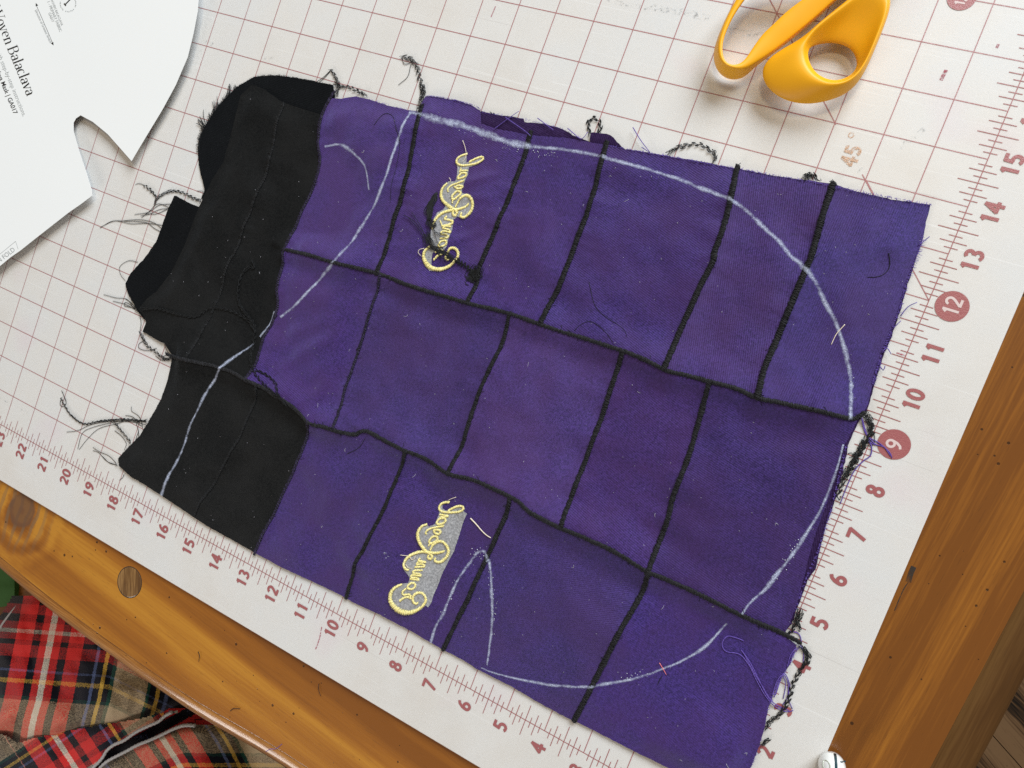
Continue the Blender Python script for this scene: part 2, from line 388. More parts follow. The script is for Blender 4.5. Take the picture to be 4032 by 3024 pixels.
M['plaid'] = n.set(Base_Color=c, Roughness=.9, Specular_IOR_Level=.1, Sheen_Weight=.10, Sheen_Roughness=.5, Sheen_Tint=(.8, .75, .75))
M['piping'] = thread_mat('grey_piping', (.24, .24, .24), (.52, .50, .50))

# ------------------------------------------------------------------ setting: floor
fl = mesh('floor', [(-90, -80, -29.4), (60, -80, -29.4), (60, 70, -29.4), (-90, 70, -29.4)], [[0, 1, 2, 3]], M['gap'], None, False)
tag(fl, kind='structure')
fa = math.radians(-28); fd = np.array([math.cos(fa), math.sin(fa), 0]); fn = np.array([-fd[1], fd[0], 0])
c0 = at(2190, 1640, -29)
for k in range(-9, 10):
    a0 = c0 + fn * (k * 3.4 + .01) - fd * 60; a1 = a0 + fn * 3.38; b0 = a0 + fd * 120; b1 = a1 + fd * 120
    e = fn * .02; dz = np.array([0, 0, -.08]); zo = np.array([0, 0, rng.uniform(-.03, .03)])
    v = [a0 + e + zo, b0 + e + zo, b1 - e + zo, a1 - e + zo, a0 + dz, b0 + dz, b1 + dz, a1 + dz]
    mesh('floor_board', v, [[0, 1, 2, 3], [0, 4, 5, 1], [1, 5, 6, 2], [2, 6, 7, 3], [3, 7, 4, 0]], M['floor'], fl, False)

# ------------------------------------------------------------------ the table
TT = -0.11                                     # table top height (mat is .11 thick)
table = thing('table', None, 'orange brown varnished pine table under the cutting mat', 'table')
inner = np.array([(-44, -2.6), (-30, -3.05), (-24, -3.62), (-21.6, -3.86), (-20.1, -4.02), (-18.6, -4.14), (-17.3, -4.2), (-14.8, -4.28), (-13, -4.28), (-10.9, -4.16), (-9.3, -4.13), (-4, -4.1), (2.86, -4.1)])
inner = smooth(np.c_[inner, np.full(len(inner), TT)], .4)
top_in = [(p[0], p[1], TT) for p in inner]
def slab(name, loop, z1, z0, mat, parent, bev=.02):
    n_ = len(loop); L = np.asarray(loop)[:, :2]
    v = [(x, y, z1) for x, y in L] + [(x, y, z0) for x, y in L]
    f_ = [list(range(n_)), list(range(2 * n_ - 1, n_ - 1, -1))] + [[i + n_, (i + 1) % n_ + n_, (i + 1) % n_, i] for i in range(n_)]
    o = mesh(name, v, f_, mat, parent, False)
    if bev:
        b = o.modifiers.new('bevel', 'BEVEL'); b.width = bev * IN; b.segments = 2; b.limit_method = 'ANGLE'; b.angle_limit = .7
    return o
# right-hand end: line between end board and side moulding
def xr(y): return 3.30 + (y - 3.21) * 0.0600
front = [(p[0], p[1]) for p in inner] + [(2.86 + .002, -.3), (-44, 1.7)]
slab('board', front, TT, TT - .9, M['pine'], table, .012)
yb = 1.72
for k in range(5):
    y1 = yb + 5.6
    a = math.tan(math.radians(-2.6))
    slab('board', [(-44, yb if k else 1.72), (.4, (-.43 if k == 0 else yb)), (.4, y1), (-44, y1)], TT - .004 * (k % 2), TT - .9, M['pine'], table, .02)
    yb = y1 + .02
slab('end_board', [(2.87, -4.1), (xr(-4.1), -4.1), (xr(40), 40), (.42, 40), (.42, -.2), (2.87, -.2)], TT + .0, TT - .9, M['pine_end'], table, .03)
# front moulding: a shallow groove then a rounded nose
def moulding(name, path, outw, prof, mat):
    p = np.asarray(path)[:, :2]; t = np.gradient(p, axis=0); t /= np.linalg.norm(t, axis=1)[:, None]
    nn = np.c_[t[:, 1], -t[:, 0]] * outw; k = len(prof); v = []
    for i in range(len(p)):
        for a, z in prof: v.append((p[i, 0] + nn[i, 0] * a, p[i, 1] + nn[i, 1] * a, TT + z))
    f_ = [[i * k + j + 1, (i + 1) * k + j + 1, (i + 1) * k + j, i * k + j] for i in range(len(p) - 1) for j in range(k - 1)]
    f_ += [list(range(k)), [(len(p) - 1) * k + j for j in range(k)][::-1]]
    o = mesh(name, v, f_, mat, table)
    return o
th = np.linspace(0, math.pi * .62, 12)
nose = [(.004, -.9), (.004, -.03), (.03, -.055), (.06, -.045)] + [(.16 + .44 * math.sin(a), -.50 + .445 * math.cos(a) + .0) for a in th] + [(.40, -.9)]
moulding('edge_moulding', inner, 1.0, nose, M['pine_edge'])
side = np.array([(xr(y), y) for y in np.linspace(-4.1, 40, 24)])
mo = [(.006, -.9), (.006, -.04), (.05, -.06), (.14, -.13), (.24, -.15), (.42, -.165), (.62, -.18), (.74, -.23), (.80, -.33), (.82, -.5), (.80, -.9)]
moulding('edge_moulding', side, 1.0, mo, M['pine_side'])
for x_, y_ in ((-40, 0), (1.5, 0), (1.5, 36), (-40, 36)):
    mb = MB(); mb.tube([(x_, y_, TT - .9), (x_, y_, -8), (x_, y_, -20), (x_, y_, -29.3)], [1.3, 1.4, 1.1, .8], 12)
    mb.build('leg', M['pine_edge'], table)
# the round plug over a screw
Qb = crop(0, 2016, .6076)
pc = Qb([(840, 455)], TT)[0]; pe = Qb([(765, 455), (917, 455), (840, 357), (840, 555)], TT)
ra = .5 * np.linalg.norm(pe[0] - pe[1]); rb = .5 * np.linalg.norm(pe[2] - pe[3]); rr = (ra + rb) / 2
v = [(pc[0], pc[1], TT + .012)]; f = []
for r_, z_ in ((rr - .03, .012), (rr - .008, .008), (rr, .001)):
    v += [(pc[0] + r_ * math.cos(a), pc[1] + r_ * math.sin(a), TT + z_) for a in np.linspace(0, 2 * math.pi, 40, endpoint=False)]
f = [[0, 1 + i, 1 + (i + 1) % 40] for i in range(40)] + [[1 + k * 40 + i, 41 + k * 40 + i, 41 + k * 40 + (i + 1) % 40, 1 + k * 40 + (i + 1) % 40] for k in range(2) for i in range(40)]
mesh('screw_plug', v, f, M['plug'], table)
v = [(pc[0] + r_ * math.cos(a), pc[1] + r_ * math.sin(a), TT + .003) for r_ in (rr - .004, rr + .02) for a in np.linspace(0, 2 * math.pi, 40, endpoint=False)]
mesh('plug_groove', v, [[i, i + 40, (i + 1) % 40 + 40, (i + 1) % 40] for i in range(40)], M['gap'], table)
mb = MB(); Qr = crop(3100, 1900, .3038)
mb.ribbon(smooth(Qr([(1640, 1090), (1600, 1180), (1570, 1290)], TT + .004), .05), .1)
mb.ribbon(smooth(Qr([(1570, 1290), (1500, 1400), (1390, 1659)], TT + .005), .05), .02)
n = NT('burn_mark'); mm = n.set(Base_Color=(.02, .016, .012), Roughness=.7, Alpha=n.ramp(n.noise(n.inch, 7, 3), [(.3, .25), (.6, .85)]))
mb.build('burn_mark', mm, table)

# ------------------------------------------------------------------ the cutting mat
cmat = thing('cutting_mat', None, 'translucent white cutting mat with red inch grid and rulers along two edges', 'cutting mat')
slab('mat_sheet', [(-37.5, -1.61), (1.505, -1.61), (1.505, 25.6), (-37.5, 25.6)], 0, TT + .002, M['mat'], cmat, .018)
def rect(mb, x0, y0, x1, y1, z):
    mb.add([(x0, y0, z), (x1, y0, z), (x1, y1, z), (x0, y1, z)], [[0, 1, 2, 3]])
g = MB(); lw = .0205
for u in range(1, 37): rect(g, -u - lw / 2, 0, -u + lw / 2, 24, .0020)
for v_ in range(1, 25): rect(g, -36, v_ - lw / 2, 0, v_ + lw / 2, .0030)
def seg(mb, a, b, wd, z):
    mb.ribbon(np.array([(*a, z), (*((np.array(a) + b) / 2), z), (*b, z)]), wd)
seg(g, (0, 12), (-2.1, 14.1), lw, .0040); seg(g, (-2.97, 14.97), (-12, 24), lw, .0040)
seg(g, (-1.98, 14.0), (-1.70, 13.72), lw, .0044)
o = g.build('grid_line', M['inkline'], cmat, False); tag(o, kind='stuff')
t = MB(); tw = .017
rect(t, -36, -tw / 2, 0, tw / 2, .0034); rect(t, -tw / 2, 0, tw / 2, 24, .0040)
for k in range(1, 36 * 8):
    if k % 8 == 0: continue
    L = .38 if k % 8 == 4 else .256 if k % 2 == 0 else .13
    rect(t, -k / 8 - tw / 2, -L, -k / 8 + tw / 2, L, .0046)
for k in range(1, 24 * 8):
    if k % 8 == 0: continue
    L = .38 if k % 8 == 4 else .256 if k % 2 == 0 else .13
    rect(t, -L, k / 8 - tw / 2, L, k / 8 + tw / 2, .0050)
o = t.build('ruler_tick', M['ink'], cmat, False); tag(o, kind='stuff')
def arc(cx, cy, rx, ry, a0, a1, k=14):
    return [(cx + rx * math.cos(math.radians(a)), cy + ry * math.sin(math.radians(a))) for a in np.linspace(a0, a1, k)]
DG = {'1': [[(.20, .74), (.36, .95)], [(.36, .99), (.36, 0)]],
      '2': [arc(.30, .70, .22, .24, 165, -20) + [(.42, .46), (.10, .07)], [(.06, .06), (.56, .06)]],
      '3': [arc(.27, .73, .21, .21, 140, -90), arc(.27, .27, .235, .22, 90, -145)],
      '4': [[(.42, 0), (.42, .98), (.04, .30), (.60, .30)]],
      '5': [[(.50, .93), (.16, .93), (.13, .53)], [(.13, .55)] + arc(.28, .31, .235, .25, 95, -140)],
      '6': [[(.46, .95), (.28, .85), (.14, .62), (.08, .34)], arc(.30, .28, .22, .23, 0, 360, 22)],
      '7': [[(.06, .94), (.56, .94), (.22, 0)]],
      '8': [arc(.30, .74, .18, .20, 0, 360, 20), arc(.30, .27, .22, .23, 0, 360, 22)],
      '9': [[(.14, .05), (.32, .13), (.46, .36), (.52, .64)], arc(.30, .70, .22, .23, 0, 360, 22)],
      '0': [arc(.30, .5, .23, .44, 0, 360, 26)], '/': [[(.0, -.05), (.5, 1.05)]]}
zz = [0.006]
def number(text, cx, cy, h, wd, mat, parent, name='number', z0=.006, sp=.74):
    mb = MB(); n_ = len(text); z = z0
    for i, ch in enumerate(text):
        oy = (i - (n_ - 1) / 2) * sp * h - .31 * h
        for st in DG[ch]:
            q = np.array(st); z += .0004
            # reading runs along +Y, the tops of the digits point to -X
            w3 = np.c_[cx + h * .5 - q[:, 1] * h, cy + oy + q[:, 0] * h, np.full(len(q), z)]
            if len(st) < 8:
                w3 = np.vstack([np.linspace(a, b, 4)[:-1] for a, b in zip(w3[:-1], w3[1:])] + [w3[-1:]]) if ch in '69' else w3
                if ch in '1457/2' and len(w3) < 8:
                    for a, b in zip(w3[:-1], w3[1:]):
                        d_ = (b - a) / (np.linalg.norm(b - a) + 1e-9) * wd * .28
                        z += .0004; a = a.copy(); b = b.copy(); a[2] = b[2] = z
                        mb.ribbon(np.array([a - (d_ if ch in '457' else 0), (a + b) / 2, b + (d_ if ch in '457' else 0)]), wd)
                    continue
            if ch in '6890' and len(st) > 18: w3[-1] = w3[0]
            mb.ribbon(w3, wd)
    return mb.build(name, mat, parent, False)
for u in range(2, 24): number(str(u), -u + .0, -.43, .33, .072, M['ink'], cmat)
for v_ in range(2, 20):
    if v_ in (9, 12, 18): continue
    number(str(v_), .44, v_ + .0, .33, .072, M['ink'], cmat)
def badge(cx, cy, r, text, h, wd, name='number_badge'):
    k = 48; v = [(cx, cy, .0075)] + [(cx + r * math.cos(a), cy + r * math.sin(a), .0075) for a in np.linspace(0, 2 * math.pi, k, endpoint=False)]
    o = mesh(name, v, [[0, 1 + i, 1 + (i + 1) % k] for i in range(k)], M['ink'], cmat, False)
    number(text, cx, cy, h, wd, M['badge_number'], o, 'number', .009, .62)
badge(.43, 12.02, .31, '12', .31, .05); badge(.43, 9.02, .31, '9', .31, .05); badge(-1.60, 18.02, .27, '1/2', .2, .035)
# the worn 45 degree mark, the lamp's gold glint painted into its colour
n = NT('worn_glint_ink'); g_ = n.noise(n.inch, 26, 3, .8); n.bump(g_, 1.0, .03)
M['wornglint'] = n.set(Base_Color=(.66, .40, .24), Roughness=.3, Specular_IOR_Level=1.0, Alpha=n.ramp(g_, [(.40, .08), (.54, .9)]))
number('45', -2.45, 14.42, .31, .066, M['wornglint'], cmat)
mb = MB(); mb.ribbon(np.array([(-2.60 + .05 * math.cos(a), 14.83 + .05 * math.sin(a), .006) for a in np.linspace(0, 6.3, 16)]), .025); mb.build('degree_sign', M['wornglint'], cmat, False)
# scuffs and smears on the plastic
mb = MB(); Q2 = crop(1344, 0, .6076); Q3 = crop(2688, 0, .6076)
def ribl(mb, pts, wd, step=.06): mb.ribbon(smooth(pts, step), wd)
ribl(mb, np.vstack([crop(2400, 0, .1808)([(900, 150), (1350, 230), (1700, 260)], .0056), crop(2740, 0, .4069)([(20, 150), (130, 175)], .0056)]), .14)
ribl(mb, crop(2740, 0, .4069)([(300, 280), (450, 310), (560, 330), (680, 345)], .0056), .12)
ribl(mb, crop(2740, 0, .4069)([(640, 230), (660, 270)], .0056), .07)
ribl(mb, crop(3360, 300, .3038)([(930, 670), (800, 780), (700, 850), (600, 930)], .0056), .10)
ribl(mb, crop(3360, 300, .3038)([(150, 1150), (60, 1240), (0, 1290)], .0056), .03)
ribl(mb, crop(0, 1008, .6076)([(0, 920), (70, 960), (190, 1020)], .0056), .05)
ribl(mb, Q2([(1690, -20), (1850, 30), (2212, 85)], .0056), .10)
ribl(mb, Q3([(0, 80), (60, 100), (130, 110)], .0056), .10)
ribl(mb, crop(0, 0, .6076)([(1320, 265), (1380, 290)], .0056), .10); ribl(mb, crop(0, 0, .6076)([(1710, 370), (1800, 390)], .0056), .10)
tag(mb.build('scuff_mark', M['scuff'], cmat, False), kind='stuff')
mb = MB(); Qh = crop(3500, 0, .2412)
ribl(mb, Qh([(940, 1140), (900, 1210), (850, 1310)], .0056), .07); ribl(mb, Qh([(1790, 720), (1760, 780)], .0056), .05); ribl(mb, Q2([(1000, 40), (970, 110)], .0056), .025)
ribl(mb, Qb([(2085, 745), (2070, 820), (2045, 890)], .0056), .03); ribl(mb, crop(3360, 1000, .3038)([(560, 1280), (680, 1320)], .0056), .03)
tag(mb.build('red_smear', M['redscuff'], cmat, False), kind='stuff')
print('A')
# ------------------------------------------------------------------ the patchwork: traced seams
SA = [(617,539),(622,540),(670,552),(730,570),(781,582),(834,596),(881,616),(937,633),(1014,656),(1104,678),(1167,701),(1237,723),(1304,745),(1357,763),(1404,783),(1441,801),(1475,809),(1535,825),(1591,840),(1635,860),(1691,871),(1775,890),(1835,903),(1856,899),(1870,888)]
SB = [(355,763),(373,770),(433,783),(493,798),(540,820),(583,843),(633,876),(673,913),(705,922),(737,932),(771,938),(794,931),(837,951),(887,975),(937,1000),(977,1024),(1027,1036),(1071,1056),(1121,1080),(1150,1106),(1204,1134),(1271,1163),(1337,1194),(1401,1234),(1475,1267),(1531,1293),(1595,1324),(1648,1349),(1690,1370),(1733,1392)]
SP = [(722,195),(710,213),(693,250),(685,300),(687,340),(683,370),(670,410),(650,450),(633,493),(620,533),(613,563),(600,620),(597,670),(567,740),(560,786),(548,816),(543,826)]
S1 = [(911,225),(906,247),(901,283),(887,350),(874,410),(854,473),(837,540),(827,573),(820,598)]
S2 = [(1146,280),(1142,293),(1131,333),(1107,400),(1084,460),(1064,510),(1047,553),(1037,583),(1031,616),(1012,660)]
S3 = [(1310,303),(1307,317),(1291,377),(1271,450),(1237,543),(1231,560),(1211,616),(1187,663),(1170,705)]
S4 = [(1596,355),(1591,370),(1578,433),(1561,500),(1543,547),(1541,563),(1508,630),(1475,703),(1454,756),(1435,802)]
S5 = [(1801,390),(1796,407),(1775,473),(1755,547),(1745,573),(1715,643),(1675,740),(1651,800),(1634,864)]
RA = [(828,592),(826,606),(801,673),(767,770),(744,843),(735,900),(728,932)]
RB = [(1107,676),(1104,683),(1081,753),(1051,816),(1024,883),(1004,946),(974,1026)]
RC = [(1349,757),(1346,763),(1321,836),(1297,906),(1267,986),(1231,1086),(1216,1140)]
RD = [(1534,822),(1531,833),(1511,903),(1488,986),(1454,1073),(1444,1116),(1421,1179),(1400,1238)]
TA = [(674,908),(672,920),(650,980),(617,1046),(587,1113),(560,1166),(545,1200)]
TK = [(566,834),(563,846),(547,886),(520,950),(480,1013),(423,1106),(419,1114)]
TB = [(884,972),(882,983),(861,1030),(831,1103),(794,1173),(767,1223),(747,1286),(744,1296)]
TC = [(1107,1070),(1104,1086),(1091,1119),(1057,1193),(1021,1269),(984,1346),(956,1403),(953,1408)]
TD = [(1404,1232),(1401,1239),(1384,1286),(1334,1373),(1287,1466),(1241,1556),(1238,1563)]
BK = [(610,222),(610,227),(597,277),(580,350),(560,413),(533,477),(507,547),(497,563),(477,620),(460,666),(437,720),(420,766),(417,782)]
OUT = [(545,182),(570,192),(610,221),(650,234),(697,249),(712,212),(737,213),(771,208),(804,217),(837,228),(881,238),(904,241),(912,222),(920,208),(940,209),(964,213),(990,217),(1021,228),(1037,238),(1039,267),(1071,277),(1134,289),(1147,292),(1221,297),(1287,309),(1317,314),(1337,320),(1404,330),(1475,342),(1508,347),(1555,357),(1598,365),(1658,377),(1735,388),(1801,397),(1841,410),(1881,420),(1925,430),(2010,442),(2009,452),(2000,480),(1995,513),(1984,547),(1979,558),(1958,616),(1941,676),(1921,730),(1905,762),(1893,806),(1885,830),(1873,880),(1865,890),(1852,907),(1838,936),(1822,966),(1810,1003),(1798,1050),(1786,1088),(1774,1120),(1761,1156),(1748,1199),(1738,1243),(1721,1306),(1705,1349),(1692,1370),(1721,1393),(1708,1433),(1681,1476),(1661,1526),(1651,1573),(1638,1616),(1621,1659),(1590,1728),(1520,1697),(1447,1659),(1371,1623),(1304,1589),(1247,1560),(1234,1556),(1154,1513),(1101,1481),(1031,1446),(1004,1429),(957,1404),(917,1381),(887,1363),(821,1328),(761,1301),(737,1286),(667,1253),(600,1221),(550,1194),(500,1166),(450,1138),(393,1100),(353,1073),(317,1050),(283,1030),(257,1006),(255,990),(277,966),(300,943),(323,906),(347,863),(363,820),(371,785),(374,768),(357,743),(337,733),(307,716),(315,696),(308,680),(297,668),(318,645),(340,628),(370,590),(400,530),(430,447),(457,390),(483,350),(500,287),(520,207)]
SEAMS = {k: smooth(P(v, .20 if k in ('SA', 'SB') else .13), .06) for k, v in dict(SA=SA, SB=SB, SP=SP, S1=S1, S2=S2, S3=S3, S4=S4, S5=S5, RA=RA, RB=RB, RC=RC, RD=RD, TA=TA, TK=TK, TB=TB, TC=TC, TD=TD, BK=BK).items()}
def dens(pts, z, jitter=.004, step=.07):
    q = P(pts, z)[:, :2]; p = []
    for a, b in zip(q, np.roll(q, -1, 0)):
        k = max(1, int(np.linalg.norm(b - a) / step)); p += [a + (b - a) * i / k for i in range(k)]
    p = np.array(p)
    return p + rng.normal(0, jitter, p.shape)
OUTL = dens(OUT, .075)

# creases and puckers: x0,y0,x1,y1 (photo 2212 px), height, width in inches
FOLDS = [(1010,395,1070,375,.05,.10),(1000,430,1065,428,.035,.09),(985,520,1040,500,.045,.10),(960,560,1015,570,.03,.10),(1060,480,1110,470,.03,.14),
 (760,905,790,925,.07,.10),(735,885,775,900,.05,.12),(745,930,800,915,.05,.10),(860,880,980,840,-.03,.28),(830,870,900,800,.03,.25),
 (1080,560,1150,510,.035,.12),(1060,600,1120,570,.03,.10),(640,720,720,690,.05,.22),(620,790,700,740,.035,.18),(690,850,730,780,.03,.2),
 (720,260,780,300,.04,.3),(745,370,800,330,-.03,.25),(1500,1420,1700,1450,-.05,.5),(1440,1650,1660,1600,.17,.75),(1000,830,1010,870,.03,.3),(650,760,720,730,.06,.25),(1180,390,1250,340,.04,.2),(1120,470,1240,430,.04,.12),(1850,430,1990,480,-.05,.3),(950,1000,1050,960,.03,.3),(1590,1330,1700,1300,.05,.3),
 (1150,400,1240,330,.03,.2),(1160,520,1220,470,.03,.25),(1800,560,1960,500,.03,.5),(1700,780,1830,760,.03,.35),(1230,1090,1330,1050,-.02,.3),
 (1600,1100,1720,1030,.03,.5),(1500,1000,1560,900,-.02,.3),(650,1150,740,1060,.02,.3),(860,1180,830,1260,.03,.12),(890,1330,960,1300,.03,.1),(835,1230,900,1150,-.02,.12),
 (1100,1200,1250,1330,.02,.4),(480,330,540,230,.03,.2),(380,640,450,600,.03,.3),(420,560,500,420,.03,.2),(300,1000,400,960,.02,.3),(560,420,600,330,-.02,.2),(520,760,560,700,.02,.15),
 (840,440,870,300,.02,.15),(1000,1110,1030,1060,.03,.1),(940,1040,1010,1060,.03,.1),(1640,420,1700,600,.015,.3),(1400,500,1500,560,.02,.4)]
FW = [(at(a, b, .08)[:2], at(c, d, .08)[:2], h, wd) for a, b, c, d, h, wd in FOLDS]
EDGE = P(OUT + OUT[:1], .1)
def hraw(q):
    q = np.asarray(q, float)[:, :2]
    h = np.full(len(q), .115)
    # the cloth climbs to the horizontal seams and dips just under them
    for k in ('SA', 'SB'):
        pl = SEAMS[k]; d = polydist(pl, q)
        i = np.argmin(((q[:, None, :] - pl[None, ::6, :2]) ** 2).sum(2), 1); side = q[:, 1] - pl[::6][i, 1]
        h += np.where(side > 0, .165 * np.exp(-(d / .50) ** 2), .165 * np.exp(-(d / .30) ** 2) - .025 * np.exp(-((d - .55) / .35) ** 2))
    for k in ('S1', 'S2', 'S3', 'S4', 'S5', 'RA', 'RB', 'RC', 'RD', 'TA', 'TK', 'TB', 'TC', 'TD', 'BK', 'SP'):
        pl = SEAMS[k]; lo = pl[:, :2].min(0) - .8; hi = pl[:, :2].max(0) + .8
        mk = ((q > lo) & (q < hi)).all(1)
        if mk.any():
            d = polydist(pl, q[mk]); h[mk] += .030 * np.exp(-(d / .14) ** 2)
    for a, b, H, wd in FW:
        ab = b - a; L2 = ab @ ab; t = ((q - a) @ ab) / L2; tc = np.clip(t, 0, 1)
        d = np.linalg.norm(q - a - tc[:, None] * ab, axis=1); h += H * np.exp(-(d / wd) ** 2) * (1 - .4 * np.clip(t, 0, 1))
    for k, pl in SEAMS.items():                # puckers running off the stitching
        lo = pl[:, :2].min(0) - 1; hi = pl[:, :2].max(0) + 1; mk = ((q > lo) & (q < hi)).all(1); qq = q[mk]
        i = np.argmin(((qq[:, None, :] - pl[None, ::3, :2]) ** 2).sum(2), 1) if len(qq) < 90000 else None
        if i is None: continue
        d = np.linalg.norm(qq - pl[::3][i, :2], axis=1); tab = np.array([noise.noise(Vector((j * .18 * 2.1, sum(map(ord, k)) * .37, 0))) for j in range(len(pl[::3]))])
        h[mk] += .075 * tab[i] * np.exp(-(d / .45) ** 2)
    h += .150 * fbm(q, .36, 3.0, 2) + .042 * fbm(q, 1.2, 9.0, 2) + .0022 * vnoise(q, 5.5, 2.0)
    e = np.clip(polydist(EDGE, q) / .55, 0, 1); e = e * e * (3 - 2 * e)
    return np.maximum(.062 + (h - .062) * (.18 + .82 * e), .045)
# one field for everything that lies on the cloth
GX0, GY0, GS = -25.5, -1.6, .05
gx = np.arange(GX0, 1.6, GS); gy = np.arange(GY0, 15.4, GS)
GXX, GYY = np.meshgrid(gx, gy)
HF = hraw(np.c_[GXX.ravel(), GYY.ravel()]).reshape(GXX.shape)
def H(q):
    q = np.asarray(q, float); fx = np.clip((q[:, 0] - GX0) / GS, 0, len(gx) - 1.001); fy = np.clip((q[:, 1] - GY0) / GS, 0, len(gy) - 1.001)
    i = fx.astype(int); j = fy.astype(int); a = fx - i; b = fy - j
    return HF[j, i] * (1 - a) * (1 - b) + HF[j, i + 1] * a * (1 - b) + HF[j + 1, i] * (1 - a) * b + HF[j + 1, i + 1] * a * b

patch = thing('patchwork_panel', None, 'purple and black patchwork of stitched fabric pieces with chalk outline and yellow embroidery', 'patchwork')
regs = sheet(OUTL, .085, [s[:, :2] for s in SEAMS.values()])
TINT = [(760,400,1.1,1.05,1.0),(960,430,.95,1,.98),(1150,480,1.05,1,1.02),(1380,560,.9,1,.92),(1610,600,1.0,1,.78),(1840,620,.9,1.05,1.05),(690,740,1.45,1.5,1.4),(900,800,.9,.95,.8),(1180,900,1.4,1.35,1.15),(1370,1000,1.15,1.1,.95),(1600,1080,.82,.9,.78),(660,1080,.9,1,.98),(880,1150,.95,1,.95),(1180,1290,.82,.95,.92),(1500,1480,1.05,1.25,1.35)]
TINTP = [at(t_[0], t_[1], .1) for t_ in TINT]
LOGO1 = at(975, 450, .1); LOGO2 = at(925, 1200, .1)
for v, f in regs:
    c = v[f].mean((0, 1))
    z = H(v); px = c
    # is the centre of the piece in the black end?
    sp = SEAMS['SP'][:, :2]; ta = SEAMS['TA'][:, :2]
    ref = sp if c[1] > np.interp(c[0], SEAMS['SB'][:, 0], SEAMS['SB'][:, 1]) else ta
    o_ = np.argsort(ref[:, 1]); isblack = c[0] < np.interp(c[1], ref[o_, 1], ref[o_, 0])
    if len(f) < 60: continue
    ob = mesh('fabric_piece', np.c_[v, z], f, M['black'] if isblack else M['purple'], patch)
    thick(ob, .014)
    if not isblack:
        cw = [(c[0] - p_[0]) ** 2 + (c[1] - p_[1]) ** 2 for p_ in TINTP]; ob.color = (*[k_ ** .55 for k_ in TINT[int(np.argmin(cw))][2:]], 1)
    elif c[0] < -17.6 and c[1] > 5: ob.color = (1.12, 1.12, 1.12, 1)
    ob['label'] = 'black fabric piece' if isblack else 'purple twill fabric piece'
print('regions', len(regs), [len(f) for v, f in regs])

# the lower layer that peeks out round the edges
under = thing('fabric_panel', None, 'dark purple and black second fabric layer peeking out from under the patchwork edges', 'fabric')
def hu(q): return .035 + .012 * fbm(q, .6, 5.0, 2) + .006 * vnoise(q, 3.0, 1.0)
def under_piece(pts, mat, name, lift=0.0, step=.09, jit=.005):
    for v, f in sheet(dens(pts, .04, jit), step):
        z = np.maximum(hu(v) + lift, .02); ins = inside(OUTL, v)
        z = np.where(ins, np.minimum(z, H(v) - .03), z)
        ob = mesh(name, np.c_[v, z], f, mat, under); thick(ob, .012); return ob
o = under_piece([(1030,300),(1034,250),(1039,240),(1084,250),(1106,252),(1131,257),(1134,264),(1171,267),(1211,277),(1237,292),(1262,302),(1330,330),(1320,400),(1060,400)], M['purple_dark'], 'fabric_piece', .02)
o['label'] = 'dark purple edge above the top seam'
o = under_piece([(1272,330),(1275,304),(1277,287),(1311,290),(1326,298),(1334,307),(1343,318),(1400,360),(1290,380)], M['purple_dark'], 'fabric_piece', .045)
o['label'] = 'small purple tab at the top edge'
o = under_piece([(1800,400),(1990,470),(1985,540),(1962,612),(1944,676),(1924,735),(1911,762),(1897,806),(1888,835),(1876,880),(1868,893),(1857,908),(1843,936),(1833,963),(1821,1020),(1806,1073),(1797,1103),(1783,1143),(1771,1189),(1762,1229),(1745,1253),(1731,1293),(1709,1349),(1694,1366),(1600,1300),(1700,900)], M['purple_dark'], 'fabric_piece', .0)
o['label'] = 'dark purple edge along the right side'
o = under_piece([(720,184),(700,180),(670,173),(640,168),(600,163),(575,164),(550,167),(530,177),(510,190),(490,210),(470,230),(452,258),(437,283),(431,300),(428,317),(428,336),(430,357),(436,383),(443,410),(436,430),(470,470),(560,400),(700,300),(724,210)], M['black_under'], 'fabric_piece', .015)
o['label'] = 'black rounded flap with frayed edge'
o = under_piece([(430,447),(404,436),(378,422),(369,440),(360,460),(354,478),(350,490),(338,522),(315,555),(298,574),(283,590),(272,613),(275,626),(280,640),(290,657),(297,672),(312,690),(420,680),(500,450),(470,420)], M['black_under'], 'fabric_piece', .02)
o['label'] = 'black pointed flap with a square notch'

